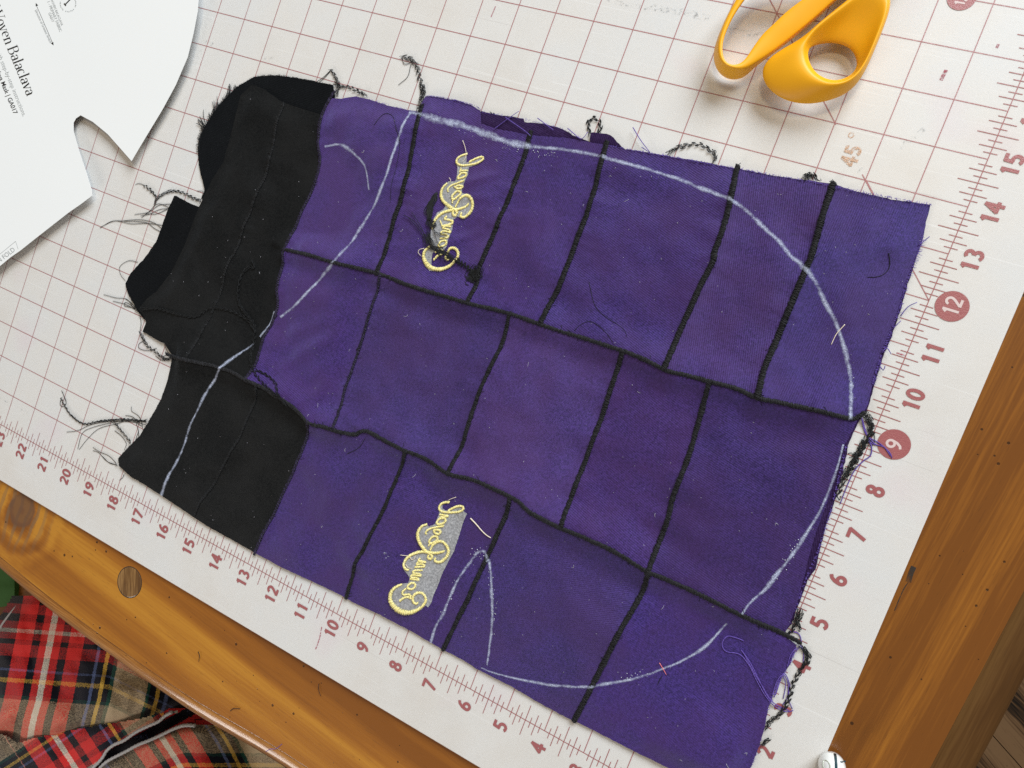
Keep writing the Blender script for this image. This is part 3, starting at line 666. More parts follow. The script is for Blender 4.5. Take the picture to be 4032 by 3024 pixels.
# ------------------------------------------------------------------ overlocked seams: twisted cords
def cordmesh(pl, R, zf=.46, pitch=.085, sides=9, name='seam', mat=None, parent=None, lab=None, stm=None):
    p = smooth(pl[:, :2] if pl.shape[1] == 3 else pl, .018)[:, :2]
    p3 = np.c_[p, np.zeros(len(p))]; n_ = len(p)
    nz = np.array([noise.noise(Vector((x * 4, y * 4, 1))) for x, y in p]); nz2 = np.array([noise.noise(Vector((x * 1.3, y * 1.3, 6))) for x, y in p])
    t = np.gradient(p, axis=0); t /= np.linalg.norm(t, axis=1)[:, None]; nn = np.c_[-t[:, 1], t[:, 0]]
    p = p + nn * (nz2 * .012)[:, None]
    s_ = np.arange(n_) * .018; Rr = R * (1 + .16 * nz + .1 * nz2)
    end = np.minimum(1, np.minimum(s_, s_[::-1]) / (R * .9) + .45); Rr = Rr * end
    z0 = H(np.c_[p]) + R * .18
    v = []
    for j in range(sides):
        th_ = 2 * math.pi * j / sides
        rad = Rr * (1 + .06 * np.sin(2 * math.pi * s_ / pitch + 1.0 * th_) + .05 * np.sin(2 * math.pi * s_ / (pitch * .83) - 2 * th_)) * (1 + rng.normal(0, .05, n_))
        v.append(np.c_[p + nn * (rad * math.cos(th_))[:, None], z0 + zf * rad * math.sin(th_)])
    v = np.stack(v, 1).reshape(-1, 3)
    f = [[i * sides + j, (i + 1) * sides + j, (i + 1) * sides + (j + 1) % sides, i * sides + (j + 1) % sides] for i in range(n_ - 1) for j in range(sides)]
    f += [list(range(sides)), [(n_ - 1) * sides + j for j in range(sides)][::-1]]
    o = mesh(name, v, f, mat, parent)
    if lab: o['label'] = lab
    # the stitches of the overlock: slanting threads over the cord, two colours of sheen
    mb = MB(); s = 0.0; L = s_[-1]
    while s < L - .03:
        i = min(n_ - 2, int(s / .018)); sk = rng.normal(.034, .010) * (1 if rng.random() < .6 else -1); R1 = Rr[i] * rng.uniform(1.0, 1.22); rr_ = rng.uniform(.0075, .0105)
        th2 = np.linspace(-.15, math.pi + .15, 6); c_ = p[i]
        q = np.c_[c_ + nn[i] * (R1 * np.cos(th2))[:, None] + t[i] * (sk * np.linspace(-1, 1, 6))[:, None], z0[i] + zf * R1 * 1.08 * np.sin(th2)]
        mb.tube(q, rr_, 4); s += rng.uniform(.020, .036)
    st = mb.build('overlock_stitch', stm or M['stitch'], o); tag(st, kind='stuff')
    return o
RAD = dict(SA=.055, SB=.057, S1=.070, S2=.066, S3=.072, S4=.076, S5=.078, RA=.046, RB=.060, RC=.066, RD=.068, TA=.045, TK=.04, TB=.058, TC=.066, TD=.070, BK=.045, SP=.045)
for k in RAD: RAD[k] *= .78
for k, s_ in SEAMS.items():
    q = s_
    if k in ('SA', 'SB'): pass
    cordmesh(q, RAD[k], mat=M['cord'], stm=M['stitchp'] if k in ('SP', 'TA', 'RA') else M['bthread'] if k in ('BK', 'TK') else None, parent=patch, lab='black overlock seam running across the whole patchwork' if k in ('SA', 'SB') else None, pitch=.07 if RAD[k] < .065 else .085)
def HC(q):                                    # top of cloth or cord
    z = H(q)
    for k, s_ in SEAMS.items():
        R = RAD[k]; mk = ((q[:, :2] > s_[:, :2].min(0) - .2) & (q[:, :2] < s_[:, :2].max(0) + .2)).all(1)
        if not mk.any(): continue
        d = polydist(s_, q[mk, :2]); h0 = H(q[mk])
        z[mk] = np.maximum(z[mk], np.where(d < R * 1.25, h0 + R * .22 + .62 * R * np.sqrt(np.clip(1 - (d / (R * 1.25)) ** 2, 0, 1)), z[mk]))
    return z

# the fringe of loose ends round cut edges
def fray(mb, pts, per, lmin, lmax, ang=0.0, r=.006, z=.05, side=1, spread=.5, flip=False):
    p = smooth(P(pts, z), .02); t = np.gradient(p, axis=0); t /= np.linalg.norm(t, axis=1)[:, None]
    L = len(p) * .02
    per = per * 1.8; r = r * .8
    for _ in range(int(L * per)):
        i = rng.integers(0, len(p)); nn = np.array([-t[i, 1], t[i, 0], 0]) * side
        a = ang + rng.normal(0, spread); d = np.array([nn[0] * math.cos(a) - nn[1] * math.sin(a), nn[0] * math.sin(a) + nn[1] * math.cos(a), 0])
        l = rng.uniform(lmin, lmax); b = np.array([-d[1], d[0], 0]) * rng.normal(0, .25) * l
        s0 = p[i] - d * .03; q = np.array([s0, s0 + d * l * .5 + b * .3, s0 + d * l + b]); q[2, 2] = max(.012, z - .03 * rng.random())
        mb.tube(smooth(q, l / 4), r * np.linspace(1.1, .6, len(smooth(q, l / 4))), 4)
mb = MB()
fray(mb, [(428,330),(433,290),(452,255),(480,218),(510,188)], 26, .05, .16, -.2, .009, .05, 1, .25)
fray(mb, [(510,188),(550,166),(600,162),(660,172),(712,182)], 30, .02, .06, 0, .008, .05, 1, .4)
fray(mb, [(438,283),(442,262)], 15, .18, .42, -.85, .015, .05, 1, .1); fray(mb, [(452,255),(470,232)], 15, .2, .46, -.9, .015, .05, 1, .1); fray(mb, [(484,216),(500,198)], 13, .18, .36, -.9, .015, .05, 1, .1)
fray(mb, [(350,490),(330,535),(300,572)], 40, .015, .05, 0, .007, .05, -1, .4)
fray(mb, [(371,785),(363,820),(347,863),(323,906),(300,943),(277,966),(255,990)], 46, .015, .06, 0, .007, .06, -1, .5)
fray(mb, [(257,1006),(317,1050),(393,1100),(500,1166)], 30, .01, .03, 0, .006, .06, -1, .6)
tag(mb.build('frayed_fringe', M['bthread'], under), kind='stuff')
mb = MB()
fray(mb, [(1995,513),(1981,556),(1958,616),(1941,676),(1908,760),(1885,830)], 26, .02, .10, 0, .006, .08, 1, .6)
fray(mb, [(1828,963),(1815,1020),(1795,1103),(1768,1189),(1741,1253),(1705,1349)], 24, .02, .08, 0, .006, .06, 1, .7)
fray(mb, [(1721,1393),(1708,1433),(1681,1476),(1661,1526),(1638,1616),(1621,1659)], 28, .015, .07, 0, .006, .08, 1, .6)
fray(mb, [(737,213),(804,217),(881,238)], 14, .02, .07, 0, .006, .08, 1, .5); fray(mb, [(1039,242),(1131,257),(1211,277),(1260,300)], 12, .02, .08, 0, .006, .06, 1, .9)
fray(mb, [(1317,314),(1404,330),(1475,342),(1555,357),(1735,388),(1841,410),(2010,442)], 26, .015, .075, 0, .006, .09, 1, .8)
fray(mb, [(740,1288),(667,1253),(600,1221)], 14, .01, .03, 0, .005, .07, 1, .5); fray(mb, [(917,1381),(1004,1429),(1101,1481),(1247,1560),(1447,1659)], 10, .01, .025, 0, .005, .07, -1, .6)
fray(mb, [(1037,238),(1021,228),(964,213),(920,208)], 50, .015, .04, 0, .006, .10, 1, .15)
for st in ([(1367,275),(1384,303),(1404,329)], [(1161,255),(1181,270),(1196,281)], [(1091,253),(1134,283),(1146,294)], [(1067,279),(1095,258),(1121,240)], [(1945,683),(1961,663),(1981,653)], [(1928,710),(1946,693)], [(1984,530),(2008,511)], [(1905,760),(1916,752),(1925,765)], [(1900,790),(1908,800),(1912,790)], [(1226,277),(1239,288),(1256,300),(1270,285)], [(1386,318),(1400,327)]):
    q = smooth(P(st, .10), .05); mb.tube(q, .011 * np.linspace(1, .7, len(q)), 4)
tag(mb.build('frayed_fringe', M['pthread'], patch), kind='stuff')

# ------------------------------------------------------------------ tails of chain stitch and loose ends
def onz(p, lift=.012):                        # rest a path on whatever is below it
    z = np.where(inside(OUTL, p), HC(p), .006)
    near = (~inside(OUTL, p)) & (polydist(np.vstack([OUTL, OUTL[:1]]), p[:, :2]) < .12)
    z = np.where(near, np.maximum(z, .05), z)
    k = np.array([.25, .5, .25])
    for _ in range(3): z[1:-1] = np.convolve(z, k, 'valid')
    p = p.copy(); p[:, 2] = z + lift; return p
def chain(mb, pts, wd=.055, pitch=.15, r=.006, strands=2, wild=.25):
    base = smooth(P(pts, .03), .012); L = len(base) * .012
    t = np.gradient(base[:, :2], axis=0); t /= np.linalg.norm(t, axis=1)[:, None] + 1e-9; nn = np.c_[-t[:, 1], t[:, 0]]
    s_ = np.arange(len(base)) * .012; base = onz(base)
    for k in range(strands):
        ph = k * math.pi / strands * 2 + rng.uniform(0, 1); wv = wd * (1 + wild * np.interp(s_, np.arange(0, L + .2, .1), rng.normal(0, 1, len(np.arange(0, L + .2, .1)))))
        th_ = 2 * math.pi * s_ / (pitch * (1 + .12 * k)) + ph
        q = base.copy(); q[:, :2] += nn * (wv * np.sin(th_))[:, None] * .9 + t * (pitch * .42 * np.sin(2 * th_ + .6))[:, None]
        q[:, 2] += .014 * (1 + np.cos(th_ + k))
        mb.tube(q, r, 4)
def strand(mb, pts, r=.009, lift=.012, lay=True):
    q = smooth(P(pts, .03), .04); q = onz(q, lift) if lay else q
    mb.tube(q, r * np.linspace(1, .75, len(q)), 5)
def tail(name, mat, chains=(), strands=(), wd=.05, parent=patch, label=None, r=.0062, sr=.008, pitch=.15, ns=2):
    mb = MB()
    for c_ in chains: chain(mb, c_, wd, pitch, r, ns)
    for s_ in strands: strand(mb, s_, sr)
    o = mb.build(name, mat, parent)
    if label: o['label'] = label
    return o
B = M['bthread']
tail('thread_tail', B, wd=.07, chains=[[(908,243),(912,215),(914,197),(906,167),(900,143),(887,128),(868,122)], [(911,222),(914,197),(910,180)]], strands=[[(887,138),(880,165),(860,183)], [(868,122),(872,137),(884,136),(892,128),(880,122)]], label='looped black chain of thread standing up from the top edge')
tail('thread_tail', B, [[(733,186),(726,170),(720,157),(713,152)], [(722,180),(737,187),(751,187),(774,197),(792,208)], [(733,186),(728,195),(730,205)]], [[(713,152),(697,167),(677,180)], [(713,153),(700,168),(683,182)]], .045)
tail('thread_tail', B, [[(433,433),(417,427),(393,415),(367,413),(343,425),(333,440)], [(338,427),(328,413),(312,400)]], [[(312,400),(300,396),(292,398)], [(433,440),(440,415),(425,412)]], .04)
tail('thread_tail', B, [], [[(372,440),(343,443),(320,458),(290,463)], [(370,450),(345,452),(322,462),(303,466)], [(366,448),(340,440),(322,456),(305,470)], [(360,452),(335,462),(310,460)]])
tail('thread_tail', B, [], [[(352,503),(333,493),(313,480),(267,477),(240,478),(215,492)], [(355,487),(317,482),(283,483),(247,477),(217,490)], [(352,496),(330,480),(300,474),(262,477)]])
tail('thread_tail', B, [], [[(297,566),(277,563),(258,576),(260,593),(270,606)]], sr=.007)
tail('thread_tail', B, [], [[(297,672),(287,663),(273,646),(250,643),(223,636)], [(290,668),(280,662),(267,656),(243,650)], [(283,664),(268,660),(270,653),(280,657),(290,668)], [(294,670),(284,655),(270,645)]])
tail('thread_tail', B, [[(305,716),(313,740),(333,758),(360,776),(374,768)]], [[(302,680),(304,700),(302,722),(318,742)], [(313,735),(300,742),(300,752),(318,757),(338,752)], [(357,743),(360,752),(368,768)], [(335,768),(350,778),(374,772)], [(355,780),(352,770),(372,762)]], .04)
tail('thread_tail', B, [[(318,910),(283,906),(253,906),(213,910),(180,915),(153,896),(140,876),(132,860)]], [[(132,858),(129,873),(136,878),(142,868),(132,843)], [(142,868),(134,846)]], .028, label='long black thread chain curling onto the grid')
tail('thread_tail', B, [[(247,913),(267,936),(283,956)]], [[(300,912),(247,910),(200,916),(167,930),(143,933)], [(318,918),(300,913),(283,906),(240,913),(200,923),(177,936),(167,970)], [(305,920),(283,908),(247,916),(213,926),(190,946),(170,971)], [(247,930),(263,943),(273,960),(270,973)], [(300,912),(285,900),(270,897)], [(310,925),(300,900),(284,888),(283,878)], [(320,905),(290,912),(260,904)], [(296,950),(298,930),(292,910)], [(303,944),(296,922)]], .03)
tail('thread_tail', B, [], [[(253,1005),(230,996),(213,978),(200,973)], [(253,1003),(235,985),(213,975),(200,966)], [(256,1005),(236,1000),(220,985)]])
tail('thread_tail', B, [], [[(267,1025),(264,1032),(257,1037)]], sr=.008)
tail('thread_tail', B, [[(313,668),(350,668),(393,680),(427,685),(445,672),(463,665),(500,671),(533,688),(553,713)], [(545,577),(528,596),(518,636),(524,666),(550,700),(554,726),(551,766),(562,798),(587,832),(617,855)], [(567,800),(590,812),(610,830),(617,850),(633,876)], [(545,576),(553,580),(549,566)]], [], .035, label='black thread chain lying across the black pieces')
tail('thread_tail', B, [[(1274,290),(1271,263),(1284,255),(1297,267),(1294,290)]], [], .045, r=.0075)
tail('thread_tail', B, [[(1441,333),(1464,318),(1475,316),(1495,311),(1515,313),(1531,322),(1545,335),(1541,350)]], [], .05)
tail('thread_tail', B, [[(1735,390),(1741,380),(1755,377),(1768,391)], [(1750,388),(1745,378),(1760,384)]], [], .05)
tail('thread_tail', B, [[(1058 + 0,243),(1070,250)]], [], .03)
tail('thread_tail', B, [[(1868,892),(1881,910),(1883,936),(1869,953),(1851,985),(1828,1022),(1812,1063),(1810,1075)], [(1866,893),(1879,918),(1878,945),(1862,970),(1846,1000),(1824,1035)], [(1870,945),(1856,975),(1842,1000)]], [[(1884,930),(1890,945),(1886,962),(1872,962)], [(1832,980),(1840,978),(1842,986),(1834,988)]], .055, label='thick black loopy thread tail hanging off the right edge', r=.0068, ns=2)
tail('thread_tail', M['pthread'], [], [[(1861,903),(1866,925),(1875,943),(1898,956),(1921,976),(1927,990)], [(1875,950),(1883,966),(1880,985),(1865,996),(1845,1018),(1828,1055),(1815,1089)], [(1877,946),(1892,960),(1910,966),(1924,985)], [(1862,905),(1870,930),(1880,955),(1895,962)]], sr=.013, label='purple threads lying over the red nine badge')
tail('thread_tail', B, [[(1726,1316),(1720,1335),(1715,1353),(1705,1369)], [(1731,1325),(1724,1345),(1728,1360)], [(1728,1393),(1741,1406),(1749,1419)], [(1741,1428),(1725,1455),(1711,1483),(1705,1508),(1685,1543),(1661,1559),(1655,1573)], [(1735,1400),(1745,1425),(1738,1440)], [(1661,1597),(1654,1601),(1645,1606)]], [[(1741,1405),(1750,1412),(1754,1420)], [(1647,1606),(1652,1597),(1661,1595),(1660,1603),(1650,1605)], [(1726,1330),(1734,1322),(1730,1313),(1722,1318)]], .042, label='black chain tail hanging off the lower right edge', r=.0072)
tail('thread_tail', M['pthread'], [], [[(1606,1383),(1590,1377),(1571,1374),(1560,1389),(1568,1406),(1598,1413),(1618,1436),(1635,1469),(1655,1503),(1678,1529),(1700,1538),(1714,1535)], [(1601,1403),(1620,1430),(1640,1468),(1662,1508),(1690,1532)], [(1675,1500),(1685,1470),(1692,1455),(1702,1475),(1701,1506),(1690,1524)], [(1672,1505),(1682,1475),(1694,1453),(1706,1480),(1703,1508),(1712,1532)], [(1668,1500),(1678,1470),(1690,1457),(1697,1480),(1692,1510)], [(1704,1363),(1725,1369),(1731,1389),(1722,1402),(1708,1420)], [(1731,1395),(1736,1412),(1735,1432)], [(1720,1398),(1708,1412),(1700,1440)], [(1608,1412),(1622,1440),(1645,1478),(1672,1518),(1705,1536)]], sr=.012, label='long crinkled purple threads at the lower right corner')
# the black tangle over the upper embroidery
QL1 = crop(1600, 540, .33755)
def QO(Q, pts): return [(p[0] , p[1]) for p in pts]
def toO(ox, oy, s, pts): return [((ox + a * s) * 2212 / 4032, (oy + b * s) * 2212 / 4032) for a, b in pts]
L1 = lambda pts: toO(1600, 540, .33755, pts)
L2 = lambda pts: toO(1480, 1920, .3254, pts)
tg = [[(0,930),(100,980),(200,1080),(270,1180),(330,1280),(420,1350),(520,1400),(620,1450)], [(60,960),(180,1090),(250,1200),(310,1290),(400,1330),(500,1390)], [(310,980),(350,1060),(370,1150),(400,1240),(470,1330)], [(320,990),(370,1010),(375,1050),(340,1060),(315,1010)], [(360,1130),(430,1140),(510,1155)], [(300,1170),(330,1240),(340,1290),(300,1250)], [(280,1100),(290,1200),(350,1320),(440,1370),(490,1390)], [(340,1060),(360,1100),(440,1180),(490,1190)], [(290,1150),(320,1190),(390,1330),(470,1350),(490,1330)], [(100,900),(200,1050),(290,1240)], [(300,1000),(330,1080),(310,1040),(370,1030)], [(520,1400),(600,1450),(700,1500),(770,1560)]]
mb = MB()
for s_ in tg: strand(mb, L1(s_), .008, .05)
for k in range(16):
    a = rng.normal(0, 22, (5, 2)) + np.array([(260 + 40 * rng.random(), 1150), (310, 1260), (390, 1330), (480, 1380), (580, 1430)]); strand(mb, L1(a.tolist()), .007, .045)
for k in range(10):
    c_ = np.array([330, 1030]) + rng.normal(0, 22, 2); strand(mb, L1([(c_ + 38 * np.array([math.cos(a), math.sin(a)]) * rng.uniform(.6, 1.2)).tolist() for a in np.linspace(0, 5, 7)]), .007, .045)
chain(mb, L1([(600,1440),(660,1480),(730,1520),(790,1590),(840,1650)]), .06, .09, .009, 3)
for k in range(40):                           # the knotted end and the thick matted tail left of the lettering
    c_ = np.array([820, 1610]) + rng.normal(0, 28, 2) * [1, 1.4]; strand(mb, L1([(c_ + 45 * np.array([math.cos(a + k), math.sin(a + k) * 1.3]) * rng.uniform(.5, 1.2)).tolist() for a in np.linspace(0, 4, 6)]), .008, .02)
for k in range(42):
    tt = np.linspace(0, 1, 7); cx = np.interp(tt, [0, .3, .6, 1], [372, 325, 285, 300]); cy = np.interp(tt, [0, 1], [670, 985])
    a = np.c_[cx + rng.normal(0, 22) * np.sin(tt * 2.6 + .2), cy] + rng.normal(0, 6, (7, 2)); strand(mb, L1(a.tolist()), .011, .012 + .02 * rng.random())
o = mb.build('thread_tangle', B, patch); o['label'] = 'black thread tangle over the upper yellow embroidery'
mb = MB()                                     # short whiskers along the cords
for k, s_ in SEAMS.items():
    for _ in range(int(len(s_) * .05 * 5)):
        i = rng.integers(2, len(s_) - 2); a = rng.uniform(0, 6.28); l = rng.uniform(.05, .16); q = np.array([s_[i], s_[i] + l * .5 * np.array([math.cos(a), math.sin(a), 0]), s_[i] + l * np.array([math.cos(a + .5), math.sin(a + .5), 0])])
        q = smooth(q, .04); mb.tube(onz(q, .004), .005, 3)
o = mb.build('thread_whisker', B, patch); tag(o, kind='stuff')
mb = MB()                                     # white lint
bx = OUTL.min(0), OUTL.max(0)
for _ in range(330):
    c_ = rng.uniform(bx[0], bx[1]); l = rng.uniform(.008, .04) if rng.random() < .9 else rng.uniform(.06, .14); a = rng.uniform(0, 6.28); b_ = a + rng.normal(0, 1)
    q = np.array([[c_[0], c_[1], 0], [c_[0] + l * .5 * math.cos(a), c_[1] + l * .5 * math.sin(a), 0], [c_[0] + l * .5 * (math.cos(a) + math.cos(b_)), c_[1] + l * .5 * (math.sin(a) + math.sin(b_)), 0]])
    if not inside(OUTL, q).all(): continue
    q = smooth(q, .03); q[:, 2] = H(q) + .004; mb.tube(q, .0036, 3)
o = mb.build('lint', M['white_thread'], patch); tag(o, kind='stuff')

# ------------------------------------------------------------------ embroidery
def backing(poly, name='backing'):
    b = dens(poly, .1, .003, .05)
    for v, f in sheet(b, .06):
        o = mesh(name, np.c_[v, H(v) + .012 + .004 * vnoise(v, 9, 3)], f, M['backing'], lg); thick(o, .008)
def satin(mb, pts, wd, closed=False):         # a satin stitched line: a rope of side by side threads
    q0 = smooth(P(pts, .11), .012); s_ = np.arange(len(q0)) * .012
    wv = np.interp(np.linspace(0, 1, len(q0)), np.linspace(0, 1, len(wd)), wd) if hasattr(wd, '__len__') else np.full(len(q0), wd)
    q0[:, 2] = H(q0) + .022
    wv = wv * (1 + .13 * np.sin(2 * math.pi * s_ / .036) + rng.normal(0, .05, len(q0)))
    mb.tube(q0, wv * .30, 7, .30)
    t = np.gradient(q0, axis=0); t /= np.linalg.norm(t, axis=1)[:, None]; s = 0.0; L = s_[-1]
    while s < L:
        i = min(len(q0) - 1, int(s / .012)); nn = np.array([-t[i, 1], t[i, 0], 0]); h_ = wv[i] * rng.uniform(.40, .50); a = np.linspace(-1, 1, 5)
        q = q0[i] + nn * (a * h_)[:, None] + t[i] * (a * rng.normal(.012, .005))[:, None]; q[:, 2] += .34 * wv[i] * .55 * np.sqrt(np.clip(1 - a * a * .9, 0, 1)) + rng.uniform(-.002, .004) - .012 * (a ** 4)
        mb.tube(q, rng.uniform(.0065, .0085), 4); s += rng.uniform(.011, .017)
for name, T, back, strokes, wisps, label in (
 ('embroidery', L2,
  [(800,190),(765,215),(750,260),(770,300),(745,380),(720,440),(650,470),(625,430),(570,460),(520,520),(508,600),(540,700),(575,755),(500,770),(420,800),(360,860),(335,940),(350,990),(390,1040),(420,1090),(400,1150),(340,1155),(260,1180),(200,1240),(170,1340),(200,1430),(270,1500),(380,1535),(480,1515),(560,1470),(605,1425),(638,1447),(668,1400),(700,1300),(740,1200),(800,1040),(900,850),(945,770),(1010,570),(1060,400),(1106,315),(1070,285),(1020,230),(960,240),(900,270),(840,280),(800,250)],
  [([(520,1390),(490,1402),(460,1370),(465,1310),(510,1270),(570,1275),(605,1320),(605,1380),(560,1440),(480,1490),(390,1510),(300,1490),(230,1430),(190,1360),(190,1290),(220,1230),(270,1190),(330,1165)], [.05,.07,.07,.07,.075,.08,.10,.14,.15,.13,.10,.08,.05]),
   ([(300,1365),(350,1330),(400,1320),(435,1340)], .058), ([(435,1340),(420,1290),(345,1292),(336,1255),(380,1215)], .055),
   ([(400,1180),(440,1150),(480,1160),(480,1200),(440,1225),(395,1210),(400,1180)], .058), ([(425,1100),(520,1115),(500,1090),(440,1085),(450,1055),(545,1065),(530,1040),(460,1030),(480,1000),(570,1000)], .05),
   ([(480,960),(590,955),(560,925),(500,930),(520,900),(600,905),(560,890),(520,880),(540,850)], .05),
   ([(630,440),(570,465),(525,530),(520,600),(550,690),(600,760),(650,800),(680,830),(660,865),(630,850),(640,815)], [.05,.07,.09,.09,.09,.08,.07,.06]),
   ([(660,755),(690,700),(740,660),(800,650),(850,690),(880,760),(860,830),(800,890),(750,905),(710,885),(720,850)], [.05,.06,.07,.08,.08,.07,.06]),
   ([(830,770),(750,790),(680,790),(600,775),(520,780),(440,810),(380,860),(350,930),(370,980),(410,995)], [.05,.07,.08,.08,.08,.07,.06]),
   ([(650,640),(690,595),(740,590),(750,620),(710,660),(660,670),(645,640)], .058), ([(690,690),(660,680),(640,705)], .04),
   ([(770,560),(790,530),(760,510),(710,515),(720,545),(770,570)], .058), ([(825,465),(750,475),(680,490),(630,515),(612,545),(625,565)], .05),
   ([(740,420),(770,380),(830,370),(845,400),(810,435),(750,440),(740,420)], .058), ([(775,325),(870,345),(770,360)], .05),
   ([(885,180),(830,180),(780,205),(760,250),(790,285),(850,300),(950,300),(1030,285),(1065,250),(1040,225),(980,230),(910,260),(870,290)], .06)],
  [[(990,110),(930,130),(880,155)], [(335,800),(400,810),(450,815)], [(440,820),(460,860),(490,850),(500,815)], [(395,915),(420,955),(465,965)]],
  'yellow script embroidery on a grey strip of stabiliser, near the bottom edge'),
 ('embroidery', L1,
  [(700,185),(640,205),(590,240),(575,310),(600,360),(595,450),(575,520),(500,520),(440,560),(398,640),(405,720),(470,800),(440,850),(370,890),(325,970),(305,1100),(290,1230),(300,1290),(225,1345),(205,1420),(240,1500),(285,1565),(330,1560),(300,1490),(310,1400),(330,1350),(420,1370),(480,1290),(500,1200),(540,1090),(550,970),(600,930),(680,960),(760,900),(790,800),(780,710),(700,670),(650,650),(660,590),(690,520),(720,440),(730,350),(840,310),(905,235),(870,210),(800,240),(730,290),(700,300)],
  [([(500,1440),(470,1420),(478,1390),(515,1310),(570,1300),(605,1340),(605,1400),(570,1450),(500,1510),(400,1545),(300,1530),(240,1470),(215,1400),(230,1340),(270,1300),(310,1275)], [.06,.07,.07,.075,.08,.08,.10,.12,.13,.10,.08,.06]),
   ([(330,1435),(380,1390),(430,1370),(440,1335),(390,1330),(350,1350)], .058), ([(390,1270),(420,1225),(470,1215),(478,1250),(440,1280),(400,1290),(390,1270)], .05),
   ([(410,1190),(500,1175),(480,1145),(420,1135),(440,1105),(520,1115),(500,1085),(440,1070),(470,1045),(530,1050)], .05),
   ([(430,1045),(530,1015),(545,985),(500,970),(455,960),(480,925)], .058), ([(405,980),(430,1045)], .03),
   ([(480,545),(430,600),(410,670),(430,740),(480,790),(530,830),(570,850),(595,880),(570,920),(545,890),(560,855)], [.05,.07,.085,.085,.08,.07,.06]),
   ([(575,815),(620,740),(680,690),(730,690),(770,740),(770,830),(730,900),(670,940),(635,920),(650,880)], [.045,.06,.075,.08,.08,.07,.06]),
   ([(730,780),(690,815),(620,840),(550,850),(450,880),(390,920),(345,980),(315,1040),(325,1080)], [.05,.07,.08,.08,.075,.06]),
   ([(540,690),(590,640),(630,640),(635,670),(590,710),(545,730),(540,690)], .058), ([(590,720),(550,740),(540,775)], .04),
   ([(570,580),(600,605),(640,600),(660,580),(620,568),(590,575)], .055), ([(680,510),(600,540),(530,570),(490,610),(495,645)], .045),
   ([(610,460),(650,420),(700,425),(690,460),(640,480),(605,485),(610,460)], .055), ([(625,410),(640,365),(640,390),(720,390)], .045),
   ([(710,195),(650,215),(600,250),(590,300),(640,330),(720,325),(820,300),(890,250),(870,225),(800,250),(730,290)], .055)],
  [[(680,60),(700,120),(712,190),(705,255),(680,300)], [(243,1315),(190,1330),(175,1365),(205,1400)], [(520,490),(540,520),(525,545)]],
  'yellow script embroidery trimmed close and caught in black threads, near the top edge')):
    lg = bpy.data.objects.new('embroidery', None); COL.objects.link(lg); lg.parent = patch; lg['label'] = label
    backing(T(back))
    mb = MB()
    for st, wd in strokes: satin(mb, T(st), wd)
    mb.build('stitched_lettering', M['ythread'], lg)
    mb = MB()
    for st in wisps: strand(mb, T(st), .008, .03)
    tag(mb.build('cream_wisp', M['cream'], lg), kind='stuff')

# ------------------------------------------------------------------ chalk
def chalkline(pts, wd, label=None, zl=.007):
    q = smooth(P(pts, .1), .03); n_ = len(q); t = np.gradient(q[:, :2], axis=0); t /= np.linalg.norm(t, axis=1)[:, None]; nn = np.c_[-t[:, 1], t[:, 0]]
    s_ = np.arange(n_) * .03
    wv = np.interp(np.linspace(0, 1, n_), np.linspace(0, 1, len(wd)), wd) if hasattr(wd, '__len__') else np.full(n_, wd)
    wv = wv * (1.3 + .5 * np.array([noise.noise(Vector((a * 2, 0, 4))) for a in s_])); cols = np.linspace(-.5, .5, 7)
    v = []
    for c_ in cols:
        a = np.c_[q[:, :2] + nn * (c_ * wv)[:, None], np.zeros(n_)]; a[:, 2] = HC(a) + zl; v.append(a)
    k = len(cols); V = np.stack(v, 1).reshape(-1, 3); uv = np.stack([np.c_[s_, np.full(n_, j / (k - 1))] for j in range(k)], 1).reshape(-1, 2)
    f = [[i * k + j, (i + 1) * k + j, (i + 1) * k + j + 1, i * k + j + 1] for i in range(n_ - 1) for j in range(k - 1)]
    o = mesh('chalk_line', V, f, M['chalk'], patch, True, uv)
    if label: o['label'] = label
chalkline([(887,243),(871,283),(854,333),(837,383),(814,433),(787,480),(757,530),(727,573),(700,596),(650,650),(605,685)], [.12,.11,.13,.14,.12,.12], 'chalk arc across the upper left purple piece')
chalkline([(593,672),(580,703),(563,728)], .09); chalkline([(549,742),(513,773),(487,800),(470,820),(450,846),(430,886),(407,930),(393,973),(367,1030),(347,1070)], [.10,.12,.13,.11,.13,.12,.17], 'chalk arc across the black pieces')
chalkline([(884,243),(904,247),(937,258),(1004,273),(1054,290),(1104,307),(1142,315),(1204,320),(1271,331),(1317,343),(1371,358),(1437,377),(1475,390),(1508,405),(1541,418),(1578,433),(1615,457),(1651,493),(1681,520),(1708,553),(1728,570),(1758,603),(1781,650),(1808,703),(1828,766),(1838,820),(1838,860),(1836,908)], [.16,.26,.24,.24,.12,.14,.13,.11,.15,.12,.15,.15,.13,.13,.11], 'long chalk arc sweeping over the top right')
chalkline([(1822,960),(1811,1003),(1795,1050),(1768,1110),(1735,1163),(1715,1193),(1675,1243),(1651,1273),(1621,1299),(1603,1322)], [.06,.08,.10,.12,.12,.07])
chalkline([(1570,1347),(1525,1396),(1475,1428),(1434,1445),(1391,1461),(1347,1471),(1284,1479),(1237,1481),(1171,1478),(1104,1464),(1057,1451),(1038,1443)], [.07,.09,.07,.11,.10,.10,.08,.05], 'chalk arc along the bottom edge')
chalkline([(929,1390),(941,1353),(957,1326),(971,1289),(991,1249),(1021,1206)], [.13,.10,.11,.10,.09], 'left stroke of the chalk V')
chalkline([(1057,1213),(1062,1273),(1062,1339),(1056,1399),(1051,1438)], [.10,.11,.12,.10,.06], 'right stroke of the chalk V')
chalkline([(1021,1206),(1030,1195),(1046,1192),(1056,1212)], .13)
chalkline([(700,315),(737,313),(771,337),(791,363),(797,410)], [.10,.12,.10,.08])
mb = MB()                                     # crumbs of chalk along the strokes
